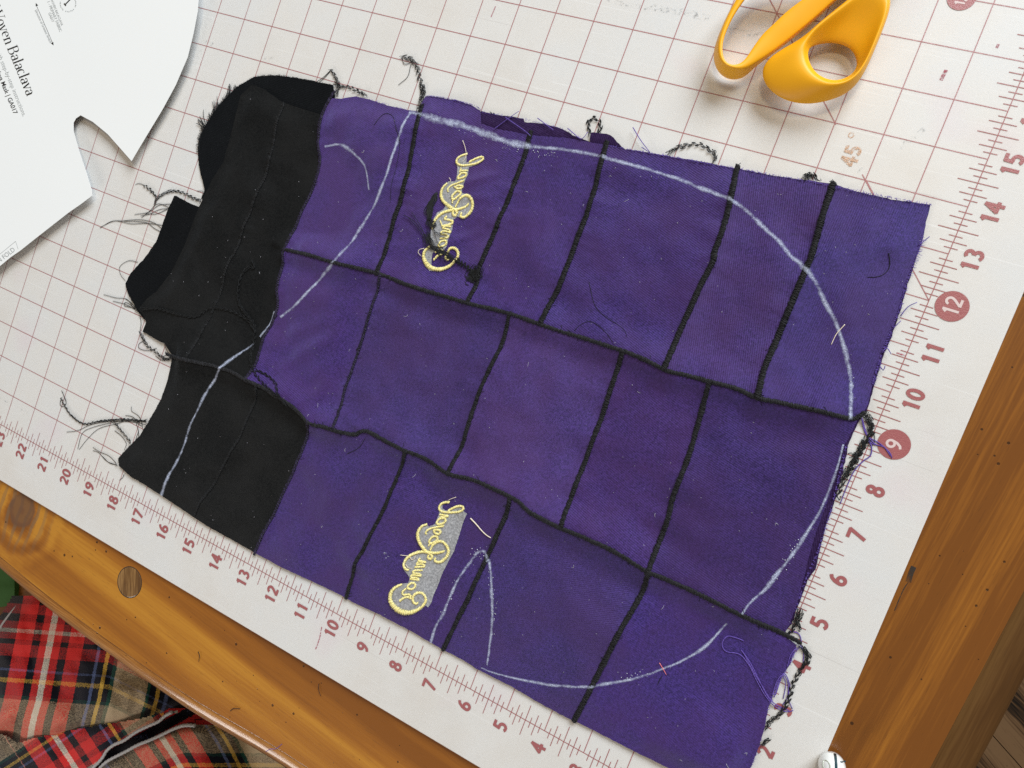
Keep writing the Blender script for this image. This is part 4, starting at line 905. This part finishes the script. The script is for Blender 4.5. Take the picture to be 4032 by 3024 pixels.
for pts, k in (([(1004,280),(1054,297),(1104,313),(1142,322),(1204,330)], 60), ([(1021,1200),(1036,1190),(1052,1205)], 26), ([(1062,1230),(1066,1300),(1066,1370)], 26), ([(991,1240),(957,1320)], 12), ([(1391,1455),(1347,1465)], 16), ([(1735,1155),(1665,1250)], 22), ([(1838,800),(1836,860)], 8), ([(830,1190),(842,1200)], 8)):
    q = smooth(P(pts, .1), .02)
    for _ in range(k):
        c_ = q[rng.integers(0, len(q))] + np.r_[rng.normal(0, .07, 2), 0]; r_ = rng.uniform(.005, .013); z = H(c_[None])[0] + r_ * .7
        a = np.array([(1, 0, 0), (-1, 0, 0), (0, 1, 0), (0, -1, 0), (0, 0, 1), (0, 0, -1.)]) * r_ * rng.uniform(.7, 1.3, (6, 1)); mb.add(a + [c_[0], c_[1], z], [[0, 2, 4], [2, 1, 4], [1, 3, 4], [3, 0, 4], [2, 0, 5], [1, 2, 5], [3, 1, 5], [0, 3, 5]])
n = NT('chalk_dust'); mm = n.set(Base_Color=(.72, .74, .80), Roughness=1.0)
o = mb.build('chalk_crumb', mm, patch); tag(o, kind='stuff')
print('B')
# ------------------------------------------------------------------ loose threads lying about
def loose(name, pts, mat, r, label, cat, group=None, lift=.008, on='cloth'):
    q = smooth(np.array([at(a, b, .1 if on == 'cloth' else TT) for a, b in pts]), .03)
    if on == 'cloth': q = onz(q, lift)
    else: q[:, 2] = TT + r + .003 + .02 * np.sin(np.linspace(0, math.pi, len(q)))
    mb = MB(); mb.tube(q, r * np.linspace(.9, .6, len(q)), 5)
    tag(mb.build(name, mat), label, cat, group)
GL = 'loose thread ends lying on the patchwork'
loose('loose_thread', L2([(1145,370),(1210,440),(1280,520),(1340,575),(1395,605)]), M['cream'], .019, 'short cream thread beside the lower yellow embroidery', 'thread', GL, .014)
loose('loose_thread', [(1825,701),(1808,720),(1801,733),(1796,744)], M['cream'], .012, 'beige thread end crossing the chalk arc at the right', 'thread', GL)
loose('loose_thread', toO(2000, 2520, .3038, [(1960,305),(2000,370),(2050,460)]), M['pink'], .010, 'pink thread end crossing the chalk arc at the bottom', 'thread', GL)
loose('loose_thread', toO(3360, 1000, .3038, [(455,-10),(470,70),(472,140),(450,210),(380,270),(290,298),(185,300)]), M['bthread'], .010, 'curved black thread like a hook on the top right purple piece', 'thread', GL)
loose('loose_thread', [(1274,610),(1287,660),(1311,686),(1347,710),(1357,730)], M['bthread'], .007, 'long thin black thread ending near the upper seam', 'thread', GL)
loose('loose_thread', [(1244,716),(1257,703),(1277,696),(1297,706),(1317,726),(1327,741)], M['bthread'], .007, 'black thread arching over the upper seam', 'thread', GL)
loose('loose_thread', [(812,273),(831,248),(851,253),(861,283),(867,307),(864,340),(850,400),(845,440)], M['bthread'], .008, 'long black thread wandering left of the top left chalk arc', 'thread', GL)
loose('loose_thread', [(752,980),(781,966),(797,944)], M['bthread'], .009, 'short black thread sticking out below the lower seam', 'thread', GL)
loose('loose_thread', [(1420,1480),(1426,1467),(1430,1462)], M['bthread'], .011, 'tiny black thread snip below the bottom chalk arc', 'thread', GL)
GT = 'thread snips on the wooden table'
loose('thread_snip', toO(0, 2400, .452, [(1728,365),(1745,398),(1735,452)]), M['bthread'], .010, 'curved black thread snip on the wood, nearest the wooden plug', 'thread', GT, on='t')
loose('thread_snip', toO(0, 2400, .452, [(2010,880),(2045,857),(2095,862)]), M['bthread'], .012, 'bent black thread snip on the wood near the rounded edge', 'thread', GT, on='t')
loose('thread_snip', toO(0, 2016, .6076, [(2068,1112),(2070,1150),(2082,1192)]), M['bthread'], .008, 'thin straight black snip on the wood beside the mat', 'thread', GT, on='t')
loose('thread_snip', toO(0, 2016, .6076, [(1725,1550),(1760,1532),(1790,1532),(1830,1502)]), M['pthread'], .010, 'purple thread snip at the rounded table edge', 'thread', GT, on='t')

# ------------------------------------------------------------------ scissors
sc = thing('scissors', None, 'pair of scissors with orange plastic handles lying on the cutting mat', 'scissors')
QS = lambda p, z: nat(2740 + p[0] * .40687, p[1] * .40687, z)
def handle(stations, name):
    n_ = len(stations); rings = []
    for (o, oz), (r, rz), (h, hz) in stations:
        o3, r3, h3 = QS(o, oz), QS(r, rz), QS(h, hz)
        out = o3 - h3; out[2] = 0; out /= np.linalg.norm(out) + 1e-9; th_ = .055
        rings.append([o3, o3 * .5 + r3 * .5 + np.array([0, 0, .03]), r3 - out * 0.0, r3 * .5 + h3 * .5 - np.array([0, 0, .07 if rz > hz else -.03]), h3, h3 + np.array([0, 0, -.09]) + out * .03, r3 * .35 + h3 * .65 + np.array([0, 0, -.17]) , o3 * .7 + r3 * .3 + np.array([0, 0, -.16]), o3 + np.array([0, 0, -.07]) - out * .03])
    R_ = np.array(rings); k = R_.shape[1]; R_[:, :, 2] = np.maximum(R_[:, :, 2], .02)
    v = R_.reshape(-1, 3)
    f = [[i * k + j, ((i + 1) % n_) * k + j, ((i + 1) % n_) * k + (j + 1) % k, i * k + (j + 1) % k] for i in range(n_) for j in range(k)]
    ob = mesh(name, v, f, M['orange'], sc)
    bm = bmesh.new(); bm.from_mesh(ob.data); bmesh.ops.recalc_face_normals(bm, faces=bm.faces); bm.to_mesh(ob.data); bm.free()
    md = ob.modifiers.new('sub', 'SUBSURF'); md.levels = 2; md.render_levels = 2
    return ob
HB = [((1640,-150),.55,(1655,-118),.74,(1330,421),.30), ((1905,-95),.5,(1842,-60),.70,(1430,441),.28), ((1888,95),.5,(1845,105),.70,(1510,491),.29), ((1797,330),.48,(1757,325),.70,(1553,580),.32), ((1703,560),.45,(1665,550),.71,(1551,650),.38), ((1612,760),.38,(1572,705),.74,(1500,720),.42), ((1478,908),.38,(1452,785),.78,(1420,757),.48), ((1270,985),.40,(1330,800),.80,(1340,769),.58), ((1055,1018),.42,(1225,775),.79,(1250,750),.60), ((838,975),.44,(1128,705),.78,(1170,700),.60), ((668,850),.46,(1062,615),.78,(1115,620),.60), ((608,690),.48,(1042,525),.78,(1093,550),.60), ((700,530),.5,(1046,450),.80,(1093,500),.52), ((1000,385),.45,(1072,375),.79,(1105,462),.48), ((1135,268),.5,(1160,258),.78,(1150,437),.40), ((1283,142),.5,(1302,148),.76,(1220,424),.34), ((1462,-2),.5,(1482,12),.74,(1280,419),.31)]
HA = [((1500,-120),.5,(1490,-125),.62,(1150,-100),.70), ((1337,12),.48,(1325,8),.60,(1000,0),.68), ((1182,162),.46,(1165,155),.58,(850,110),.66), ((1002,312),.44,(985,302),.56,(740,225),.64), ((852,432),.42,(835,422),.54,(640,310),.62), ((702,546),.40,(684,536),.54,(570,410),.62), ((592,622),.36,(574,606),.56,(508,510),.62), ((530,692),.26,(490,662),.60,(450,595),.62), ((455,755),.14,(412,680),.64,(380,624),.64), ((350,776),.10,(320,662),.66,(320,614),.66), ((250,742),.12,(250,618),.67,(282,580),.67), ((188,665),.15,(216,558),.68,(262,510),.68), ((160,560),.20,(205,470),.68,(262,420),.68), ((174,460),.26,(218,378),.68,(286,330),.68), ((220,330),.34,(258,258),.68,(331,220),.68), ((290,172),.42,(322,118),.68,(391,110),.68), ((378,8),.46,(396,-14),.68,(470,0),.68), ((475,-140),.46,(492,-152),.68,(572,-130),.68), ((740,-300),.46,(760,-290),.68,(800,-230),.68), ((1200,-330),.48,(1200,-310),.66,(1050,-220),.68)]
cv_ = lambda S_: [((a, b), (c, d), (e, f)) for a, b, c, d, e, f in S_]
handle(cv_(HB), 'handle')['label'] = 'right handle with a small round thumb hole'
handle(cv_(HA), 'handle')['label'] = 'left handle with a long finger loop'
# shanks, pivot and blades run on beyond the top of the picture
pv = nat(3900, -620, .4)
for (a, nm, zz_, off) in ((nat(3420, -40, .45), 'shank', .42, 1), (nat(3250, -60, .5), 'shank', .52, -1)):
    mb = MB(); d = pv - a; q = np.array([a, a + d * .5, pv + d * .05]); q[:, 2] = [zz_, zz_, .4 + .05 * off]
    mb.tube(smooth(q, .3), np.linspace(.34, .24, len(smooth(q, .3))), 12, .55); mb.build(nm, M['orange'], sc)
    dr = (pv - a); dr[2] = 0; dr /= np.linalg.norm(dr); nn = np.array([-dr[1], dr[0], 0]) * off; zb = .36 + .05 * off
    v = []
    for s_, w1, w2 in ((-.3, -.25, .28), (1.0, -.10, .30), (3.0, -.05, .22), (4.9, -.01, .02)):
        b0 = np.array([pv[0], pv[1], 0]) + dr * s_
        v += [(*(b0 + nn * w1)[:2], zb - .03), (*(b0 + nn * w2)[:2], zb - .03), (*(b0 + nn * w2)[:2], zb + .03), (*(b0 + nn * w1)[:2], zb + .03)]
    f = [[i * 4 + j, i * 4 + 4 + j, i * 4 + 4 + (j + 1) % 4, i * 4 + (j + 1) % 4] for i in range(3) for j in range(4)] + [[0, 1, 2, 3], [15, 14, 13, 12]]
    mesh('blade', v, f, M['steel'], sc, False)
mb = MB(); mb.tube([(pv[0], pv[1], .28), (pv[0], pv[1], .50), (pv[0], pv[1], .54)], [.22, .22, .12], 18); mb.build('pivot_screw', M['steel'], sc)

# ------------------------------------------------------------------ the paper pattern
pap = thing('paper_pattern', None, 'white paper sewing pattern piece with black print and a notch cut from its edge', 'paper')
PO = [(435,-60),(435,0),(433,27),(423,77),(410,127),(383,187),(353,240),(320,293),(300,326),(286.5,349),(262,322),(233,290),(200,263),(185,255),(173,248.5),(163,255),(157.5,265),(158,283),(165,308),(173,333),(187,372),(200,412),(201,423),(176,442),(150,460),(83,513),(47,542),(27,556),(0,579),(-70,634),(-330,400),(-200,-60),(100,-140)]
def hp(q):
    q = np.asarray(q, float)
    c_ = at(60, 180, .15)
    d = np.hypot(q[:, 0] - c_[0], q[:, 1] - c_[1])
    return .17 + .0028 * np.clip(d, 0, 8) ** 2 + .02 * fbm(q, .25, 8.0, 1)
# corners keep sharp: resample straight
po = []
for a, b in zip(PO, PO[1:] + PO[:1]):
    a3, b3 = at(*a, .2), at(*b, .2); k = max(1, int(np.linalg.norm(b3 - a3) / .12)); po += [a3 + (b3 - a3) * i / k for i in range(k)]
po = np.array(po)
for v, f in sheet(po[:, :2], .25):
    z = hp(v)
    o = mesh('paper_sheet', np.c_[v, z], f, M['paper'], pap); thick(o, .006)
def txt_mesh(name, body, length, p0, dirv, mat, off=.0, ox=0.0, oy=0.0, s=.3374, align='LEFT', sx=1.0, upf=1.0):
    cu = bpy.data.curves.new(name, 'FONT'); cu.body = body; cu.size = 1; cu.align_x = align; cu.offset = off; cu.resolution_u = 3
    ob = bpy.data.objects.new(name, cu); COL.objects.link(ob)
    me = bpy.data.meshes.new_from_object(ob.evaluated_get(bpy.context.evaluated_depsgraph_get()))
    bpy.data.objects.remove(ob); v = np.array([p.co[:] for p in me.vertices]); f = [list(p.vertices) for p in me.polygons]; bpy.data.meshes.remove(me)
    d = np.array(dirv, float); d /= np.linalg.norm(d); up = np.array([d[1], -d[0]]) * upf
    wd_ = v[:, 0].max() - v[:, 0].min(); size_px = length / wd_ / sx
    q = np.array(p0)[None] + size_px * (v[:, :1] * d * sx + v[:, 1:2] * up)
    w3 = np.array([nat(ox + a * s, oy + b * s, .15) for a, b in q]); w3[:, 2] = hp(w3) + .003
    o = mesh(name, w3, f, mat, pap, False); return o
DIR = (.375, .927)
# the heading, a broad-nibbed serif drawn stroke by stroke
GLY = {
 'W': (1.32, [[(.06,1),(.36,0)],[(.36,0),(.66,1)],[(.60,1),(.92,0)],[(.92,0),(1.22,1)]], [(0,1,.22),(.52,1,.8),(1.08,1,1.34)]),
 'B': (.80, [[(.16,0),(.16,1)], [(.16,1)]+arc(.40,.76,.22,.24,90,-90)+[(.16,.52)], [(.16,.52)]+arc(.42,.26,.27,.26,90,-90)+[(.16,0)]], [(.03,1,.3),(.03,0,.3)]),
 'o': (.62, [arc(.30,.33,.24,.34,0,360,26)], []), 'v': (.60, [[(.08,.66),(.30,0)],[(.30,0),(.52,.66)]], [(.0,.66,.2),(.40,.66,.62)]),
 'e': (.58, [[(.08,.38),(.50,.38)]+arc(.29,.36,.22,.30,4,290,20)], []), 'n': (.70, [[(.16,0),(.16,.64)],[(.16,.48)]+arc(.36,.44,.18,.2,150,0)+[(.54,0)]], [(.04,0,.3),(.42,0,.68),(.04,.64,.16)]),
 'a': (.58, [arc(.28,.46,.17,.19,165,0)+[(.45,.08),(.56,.02)], arc(.26,.18,.18,.18,20,320,16)+[(.45,.14)]], []), 'l': (.34, [[(.16,0),(.16,1.05)]], [(.03,0,.31),(.05,1.05,.16)]),
 'c': (.56, [arc(.30,.33,.23,.33,48,318,22)], []), ' ': (.28, [], [])}
def serif_text(name, text, base_end, h, mat, s, nib=.125, thin=.032):
    d = np.array(DIR) / np.linalg.norm(DIR); up = np.array([d[1], -d[0]])
    tw_ = sum(GLY[c_][0] for c_ in text); x = -tw_; mb = MB(); z = .003
    for ch in text:
        wd, sts, sers = GLY[ch]
        for st in sts + [[(a, y + (.018 if y == 0 else -.018)), (b, y + (.018 if y == 0 else -.018))] for a, y, b in sers]:
            p = np.array(st, float); ser = len(st) == 2 and st[0][1] == st[1][1]
            if len(p) == 2: p = p[0] + (p[1] - p[0]) * np.linspace(0, 1, 5)[:, None]
            t = np.gradient(p, axis=0); t /= np.linalg.norm(t, axis=1)[:, None] + 1e-9
            nv = np.c_[-t[:, 1], t[:, 0]]; wv = np.maximum(thin, nib * np.abs(nv[:, 0]) ** 1.3)[:, None]
            if ch in 'WvV' and len(st) == 2 and st[1][1] > st[0][1]: wv = wv * 0 + .036
            if ser: wv = wv * 0 + .036
            A = p + nv * wv / 2; Bq = p - nv * wv / 2; z += .00012; k = len(p); V = []
            for gq in np.vstack([A, Bq]):
                pp = np.array(base_end) + h * ((x + gq[0]) * d + gq[1] * up); w3 = nat(pp[0] * s, pp[1] * s, .15); w3[2] = hp(w3[None])[0] + z; V.append(w3)
            mb.add(V, [[i, i + 1, i + 1 + k, i + k] for i in range(k - 1)])
        x += wd
    return mb.build(name, mat, pap, False)
serif_text('heading_text', 'Woven Balaclava', (318, 1128), 122, M['print'], .3374)
def tw_right(name, body, size, end, mat, off=0.0, sx=.92): return txt_mesh(name, body, size, end, DIR, mat, off, align='RIGHT', sx=sx)
tw_right('printed_text', 'with step-by-step instructions.', 825, (272, 1368), M['printgrey'], -.006)
tw_right('printed_text', 'Balaclava Mask | GA017', 664, (166, 1338), M['print'], .012)
txt_mesh('printed_text', 'Direction of Greatest Stretch', 416, (414, 126), (.41, .912), M['printgrey'], 0, sx=.80)
for body, p, sz in (('WOVEN BALACLAVA', (722, 306), 332), ('CUT 1 - PRIMARY FABRIC', (702, 380), 480), ('GA017', (612, 264), 112)): txt_mesh('printed_text', body, sz, p, DIR, M['printgrey'], 0, align='RIGHT', sx=.86)
def pline(name, segs, wd, mat, s=.3374, ox=0, oy=0):
    mb = MB()
    for k, (a, b) in enumerate(segs):
        q = np.array([nat(ox + (a[0] + (b[0] - a[0]) * t) * s, oy + (a[1] + (b[1] - a[1]) * t) * s, .15) for t in np.linspace(0, 1, 8)]); q[:, 2] = hp(q) + .003 + .0002 * k; mb.ribbon(q, wd)
    return mb
mb = pline('', [((436, 70), (622, 512))], .014, None)
for tip, bk in (((430, 42), (442, 74)), ((630, 532), (614, 500))):
    d = np.array(tip) - bk; nn = np.array([-d[1], d[0]]) * .45; q = [nat(*(np.array(p) * .3374), .15) for p in (tip, np.array(bk) + nn, np.array(bk) - nn)]; q = np.array(q); q[:, 2] = hp(q) + .004; mb.add(q, [[0, 1, 2]])
mb.build('stretch_arrow', M['print'], pap, False)
mb = pline('', [((0, 945), (600, 440)), ((600, 440), (695, 700))], .012, None, .12056, 0, 900); mb.build('fold_box', M['printgrey'], pap, False)
txt_mesh('printed_text', 'PLACE ON FOLD', 1400, (610, 735), (.775, -.632), M['printgrey'], 0, ox=0, oy=900, s=.12056, align='RIGHT', sx=.86)
# round stamp: a ring of tiny letters and a serif numeral
mb = MB()
for k in range(30):
    a = k / 30 * 2 * math.pi; r0 = 92; c_ = np.array([806 + r0 * math.cos(a), 50 + r0 * math.sin(a)]); tg_ = np.array([-math.sin(a), math.cos(a)]); rd = np.array([math.cos(a), math.sin(a)])
    if k % 7 == 3: continue
    for e0, e1 in (((-.6, -1), (-.6, 1)), ((-.6, 1 if k % 2 else -1), (.7, .9 if k % 3 else -1)), ((.6, -.8), (.6, .9)))[: 2 + k % 2]:
        pa = c_ + 6 * (tg_ * e0[0] + rd * e0[1]); pb = c_ + 6 * (tg_ * e1[0] + rd * e1[1])
        q = np.array([nat(*((pa + (pb - pa) * t) * .3374), .15) for t in (0, .5, 1)]); q[:, 2] = hp(q) + .003; mb.ribbon(q, .012)
mb.build('ring_stamp', M['printgrey'], pap, False)
mb = pline('', [((770, 62), (838, -4)), ((836, -4), (880, -44)), ((758, 48), (782, 74))], .045, None); mb.build('stamp_numeral', M['print'], pap, False)

# ------------------------------------------------------------------ plaid flannel below the table edge
QP = lambda p, z: nat(p[0] * .45208, 2400 + p[1] * .45208, z)
pl = thing('plaid_garment', None, 'red, black and cream plaid flannel clothing with grey piping below the table edge', 'clothing')
def cloth(name, x0, x1, y0, y1, step, zf, uvf, keep, label=None):
    xs = np.arange(x0, x1, step); ys = np.arange(y0, y1, step); nx = len(xs)
    v, uv, idx, f = [], [], {}, []
    for j, y in enumerate(ys):
        for i, x in enumerate(xs):
            idx[i, j] = len(v); v.append(QP((x, y), zf(x, y))); uv.append(uvf(x, y))
    for j in range(len(ys) - 1):
        for i in range(nx - 1):
            if keep(xs[i] + step / 2, ys[j] + step / 2): f.append([idx[i, j], idx[i, j + 1], idx[i + 1, j + 1], idx[i + 1, j]])
    o = mesh(name, v, f, M['plaid'], pl, True, uv)
    if label: o['label'] = label
    return o
G = lambda x, y, cx, cy, r: math.exp(-((x - cx) ** 2 + (y - cy) ** 2) / r ** 2)
def nz(x, y, k=.004, s=3): return noise.noise(Vector((x * k, y * k, s)))
def foldline(x): return np.interp(x, [-400, 60, 150, 300, 600, 900, 1200, 1500, 1700], [1000, 1130, 1195, 1150, 1085, 1030, 985, 905, 850])
def z_up(x, y):
    e = max(0, (40 - x)) / 260; z = -6.2 - 1.6 * e * e - .9 * max(0, (x - 950) / 500) ** 1.6 + .35 * nz(x, y, .003) + .12 * nz(x, y, .009, 7)
    edge = np.interp(y, [-100, 0, 200, 400], [170, 110, -30, -220]); 
    if x < edge + 160: z -= 2.2 * ((edge + 160 - x) / 260) ** 2
    d = foldline(x) - y
    z -= .6 * math.exp(-(max(d, -60) / 70) ** 2)
    z += .35 * G(x, y, 60, 950, 130) - .5 * G(x, y, 90, 1100, 90)
    return z
def uv_up(x, y):
    wv = 26 * math.sin(max(0, y - 800) / 400 * 3.0) if y > 800 else 0
    xx = x + .193 * (y - 350) + wv * .6; yy = y - .07 * x - (.42 * (x - 950) if x > 950 else 0)
    return (xx / 1750, np.interp(yy, [-200, -60, 20, 85, 150, 190, 245, 290, 395, 500, 525, 585, 620, 740, 770, 1180, 1400], [-60, 120, 265, 330, 388, 452, 515, 585, 715, 840, 874, 926, 962, 1010, 1045, 1335, 1500]) / 1750)
cloth('flannel_panel', -420, 1800, -120, 1300, 13, z_up, uv_up, lambda x, y: y < foldline(x) + 40 and x > np.interp(y, [-100, 0, 200, 400], [95, 40, -110, -300]), 'upper part stretched over the lap')
def z_fl(x, y): return -6.35 - .45 * math.exp(-((y - foldline(x)) / 60) ** 2) * 0 + .35 * nz(x, y, .004, 11) - .0012 * max(0, y - 1150) + .25 * math.exp(-((y - foldline(x) - 40) / 50) ** 2) - .3
pa1 = [(1500, 893), (1440, 925), (1380, 975), (1290, 1015), (1180, 1070), (1080, 1140), (990, 1180), (930, 1230), (900, 1280), (860, 1330), (800, 1390), (740, 1480)]
pa2 = [(1700, 1012), (1640, 1008), (1580, 1015), (1500, 1045), (1410, 1090), (1300, 1140), (1200, 1180), (1090, 1240), (1000, 1285), (930, 1325), (880, 1370), (830, 1440), (800, 1500)]
pa1y = lambda x: np.interp(x, [p[0] for p in pa1[::-1]], [p[1] for p in pa1[::-1]])
pa2y = lambda x: np.interp(x, [p[0] for p in pa2[::-1]], [p[1] for p in pa2[::-1]])
def uv_fl(x, y):
    a = math.radians(-33); xx = x * math.cos(a) + y * math.sin(a); yy = -x * math.sin(a) + y * math.cos(a)
    return (((655 + 1.15 * xx) % 1750) / 1750, ((940 - (yy - 1193) * 1.3) % 1750) / 1750)
cloth('flannel_panel', -420, 1560, 880, 1560, 12, z_fl, uv_fl, lambda x, y: foldline(x) - 30 < y and not (y > pa1y(x) + 8 and x > 735), 'front flap with tilted checks')
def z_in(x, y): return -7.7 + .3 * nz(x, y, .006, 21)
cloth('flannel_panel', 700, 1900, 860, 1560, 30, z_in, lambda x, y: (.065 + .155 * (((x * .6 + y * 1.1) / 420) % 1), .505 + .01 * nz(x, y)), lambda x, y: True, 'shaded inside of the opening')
def z_lo(x, y):
    d = y - pa2y(x); return -6.55 - .9 * min(1.6, max(0, (x - 1650) / 350) ** 2) + .3 * nz(x, y, .004, 31) - .3 * math.exp(-(d / 35) ** 2) - .001 * max(0, d)
def uv_lo(x, y):
    nn_ = ((x - 1400) * 240 - (y - 1110) * 160) / 288 + .00022 * max(0, y - 1150) * (x - 1450); d = y - pa2y(x)
    return (((420 + nn_ * 1.15) % 1750) / 1750, (1120 + .95 * d) / 1750)
cloth('flannel_panel', 780, 2800, 980, 1560, 12, z_lo, uv_lo, lambda x, y: y > pa2y(x) - 6 and x > 780, 'lower part with curved stripes')
def z_side(x, y): return -9.5
for pth, zz_ in ((pa1, -6.2), (pa2, -6.3)):
    q = smooth(np.array([QP(p, zz_) for p in pth]), .05); s_ = np.arange(len(q)) * .05
    mb = MB(); mb.tube(q, .062 * (1 + .16 * np.sin(s_ * 34)), 9); mb.build('piping', M['piping'], pl)
# lighter edge of the flannel on the far left
q = smooth(np.array([QP(p, -6.9) for p in ((205, -90), (150, -30), (90, 40), (30, 120), (-10, 190), (-80, 300))]), .06)
mb = MB(); mb.tube(q, .07, 8); mb.build('hem_edge', M['piping'], pl)

# what lies further down
chair = thing('wooden_chair', None, 'brown wooden chair seat half hidden below the table at the left', 'chair')
c1 = nat(60, 2420, -11.8)
slab('seat', [(c1[0] - 9, c1[1] - 13), (c1[0] + 11, c1[1] - 13), (c1[0] + 12, c1[1] + 5), (c1[0] - 9, c1[1] + 4)], -11.8, -12.8, M['chair'], chair, .2)
for dx, dy in ((-7.5, -11.5), (10, -11.5), (10.5, 3), (-7.5, 2.5)):
    mb = MB(); x_, y_ = c1[0] + dx, c1[1] + dy; mb.tube([(x_, y_, -12.8), (x_, y_, -20), (x_, y_, -29.3)], [.8, .85, .6], 10); mb.build('leg', M['chair'], chair)
gq = []
v = []; f = []
xs = np.linspace(-260, 62, 14); ys = np.linspace(-160, 130, 12)
QG = lambda a, b, z: nat(a * 1.0, 2330 + b, z)
for j, y in enumerate(ys):
    for i, x in enumerate(xs):
        e = max(0, (x - 20) / 42, (y - 15) / 50 + .35 * 0); v.append(QG(x * 1.0 - 5, y * .62 - 20 - .1 * x, -11.45 - .12 * min(1, max(0, e)) + .18 * nz(x, y, .02, 41)))
f = [[j * 14 + i, (j + 1) * 14 + i, (j + 1) * 14 + i + 1, j * 14 + i + 1] for j in range(11) for i in range(13)]
gc = mesh('green_cloth', v, f, M['green']); tag(gc, 'dark green folded cloth on the chair seat at the far left', 'cloth'); thick(gc, .25)

# ------------------------------------------------------------------ the white glazed knob at the bottom edge
kn = thing('china_ornament', None, 'round white glazed ornament with dark teal lines at the bottom edge of the mat', 'ornament')
QK = lambda p, z: nat(3000 + p[0] * .46655, 2850 + p[1] * .46655, z)
top = QK((600, 400), .35); rk = np.linalg.norm(QK((485, 400), .35) - QK((725, 400), .35)) / 2
prof = [(0, .62), (.30, .60), (.60, .52), (.82, .42), (.95, .28), (1.0, .14), (.97, .03), (.80, 0), (0, 0)]
k = 40; v = []; f = []
for r_, z_ in prof[1:-1]: v += [(top[0] + r_ * rk * math.cos(a), top[1] + r_ * rk * math.sin(a), TT + .115 + z_) for a in np.linspace(0, 2 * math.pi, k, endpoint=False)]
v += [(top[0], top[1], TT + .115 + .62), (top[0], top[1], TT + .115)]
n_ = len(prof) - 2
f = [[j * k + i, j * k + (i + 1) % k, (j + 1) * k + (i + 1) % k, (j + 1) * k + i][::-1] for j in range(n_ - 1) for i in range(k)] + [[n_ * k, i, (i + 1) % k] for i in range(k)] + [[n_ * k + 1, (n_ - 1) * k + (i + 1) % k, (n_ - 1) * k + i] for i in range(k)]
mesh('glazed_body', v, f, M['china'], kn)
def domez(q):
    r_ = np.hypot(q[:, 0] - top[0], q[:, 1] - top[1]) / rk; return TT + .115 + np.interp(r_, [p[0] for p in prof[:6]], [p[1] for p in prof[:6]])
def mark(name, pts, wd, mat):
    q = smooth(np.array([QK(p, .4) for p in pts]), .02); q[:, 2] = domez(q) + .004; mb = MB(); mb.tube(q, wd / 2, 6, .35); mb.build(name, mat, kn)
mark('painted_stripe', [(628, 300), (622, 340), (618, 380), (612, 440)], .055, M['teal']); mark('painted_stripe', [(665, 335), (690, 350), (715, 372)], .05, M['teal'])
mark('painted_ring', [(545 + 28 * math.cos(a), 345 + 28 * math.sin(a)) for a in np.linspace(0, 6.5, 14)], .035, M['greyring'])
print('C')
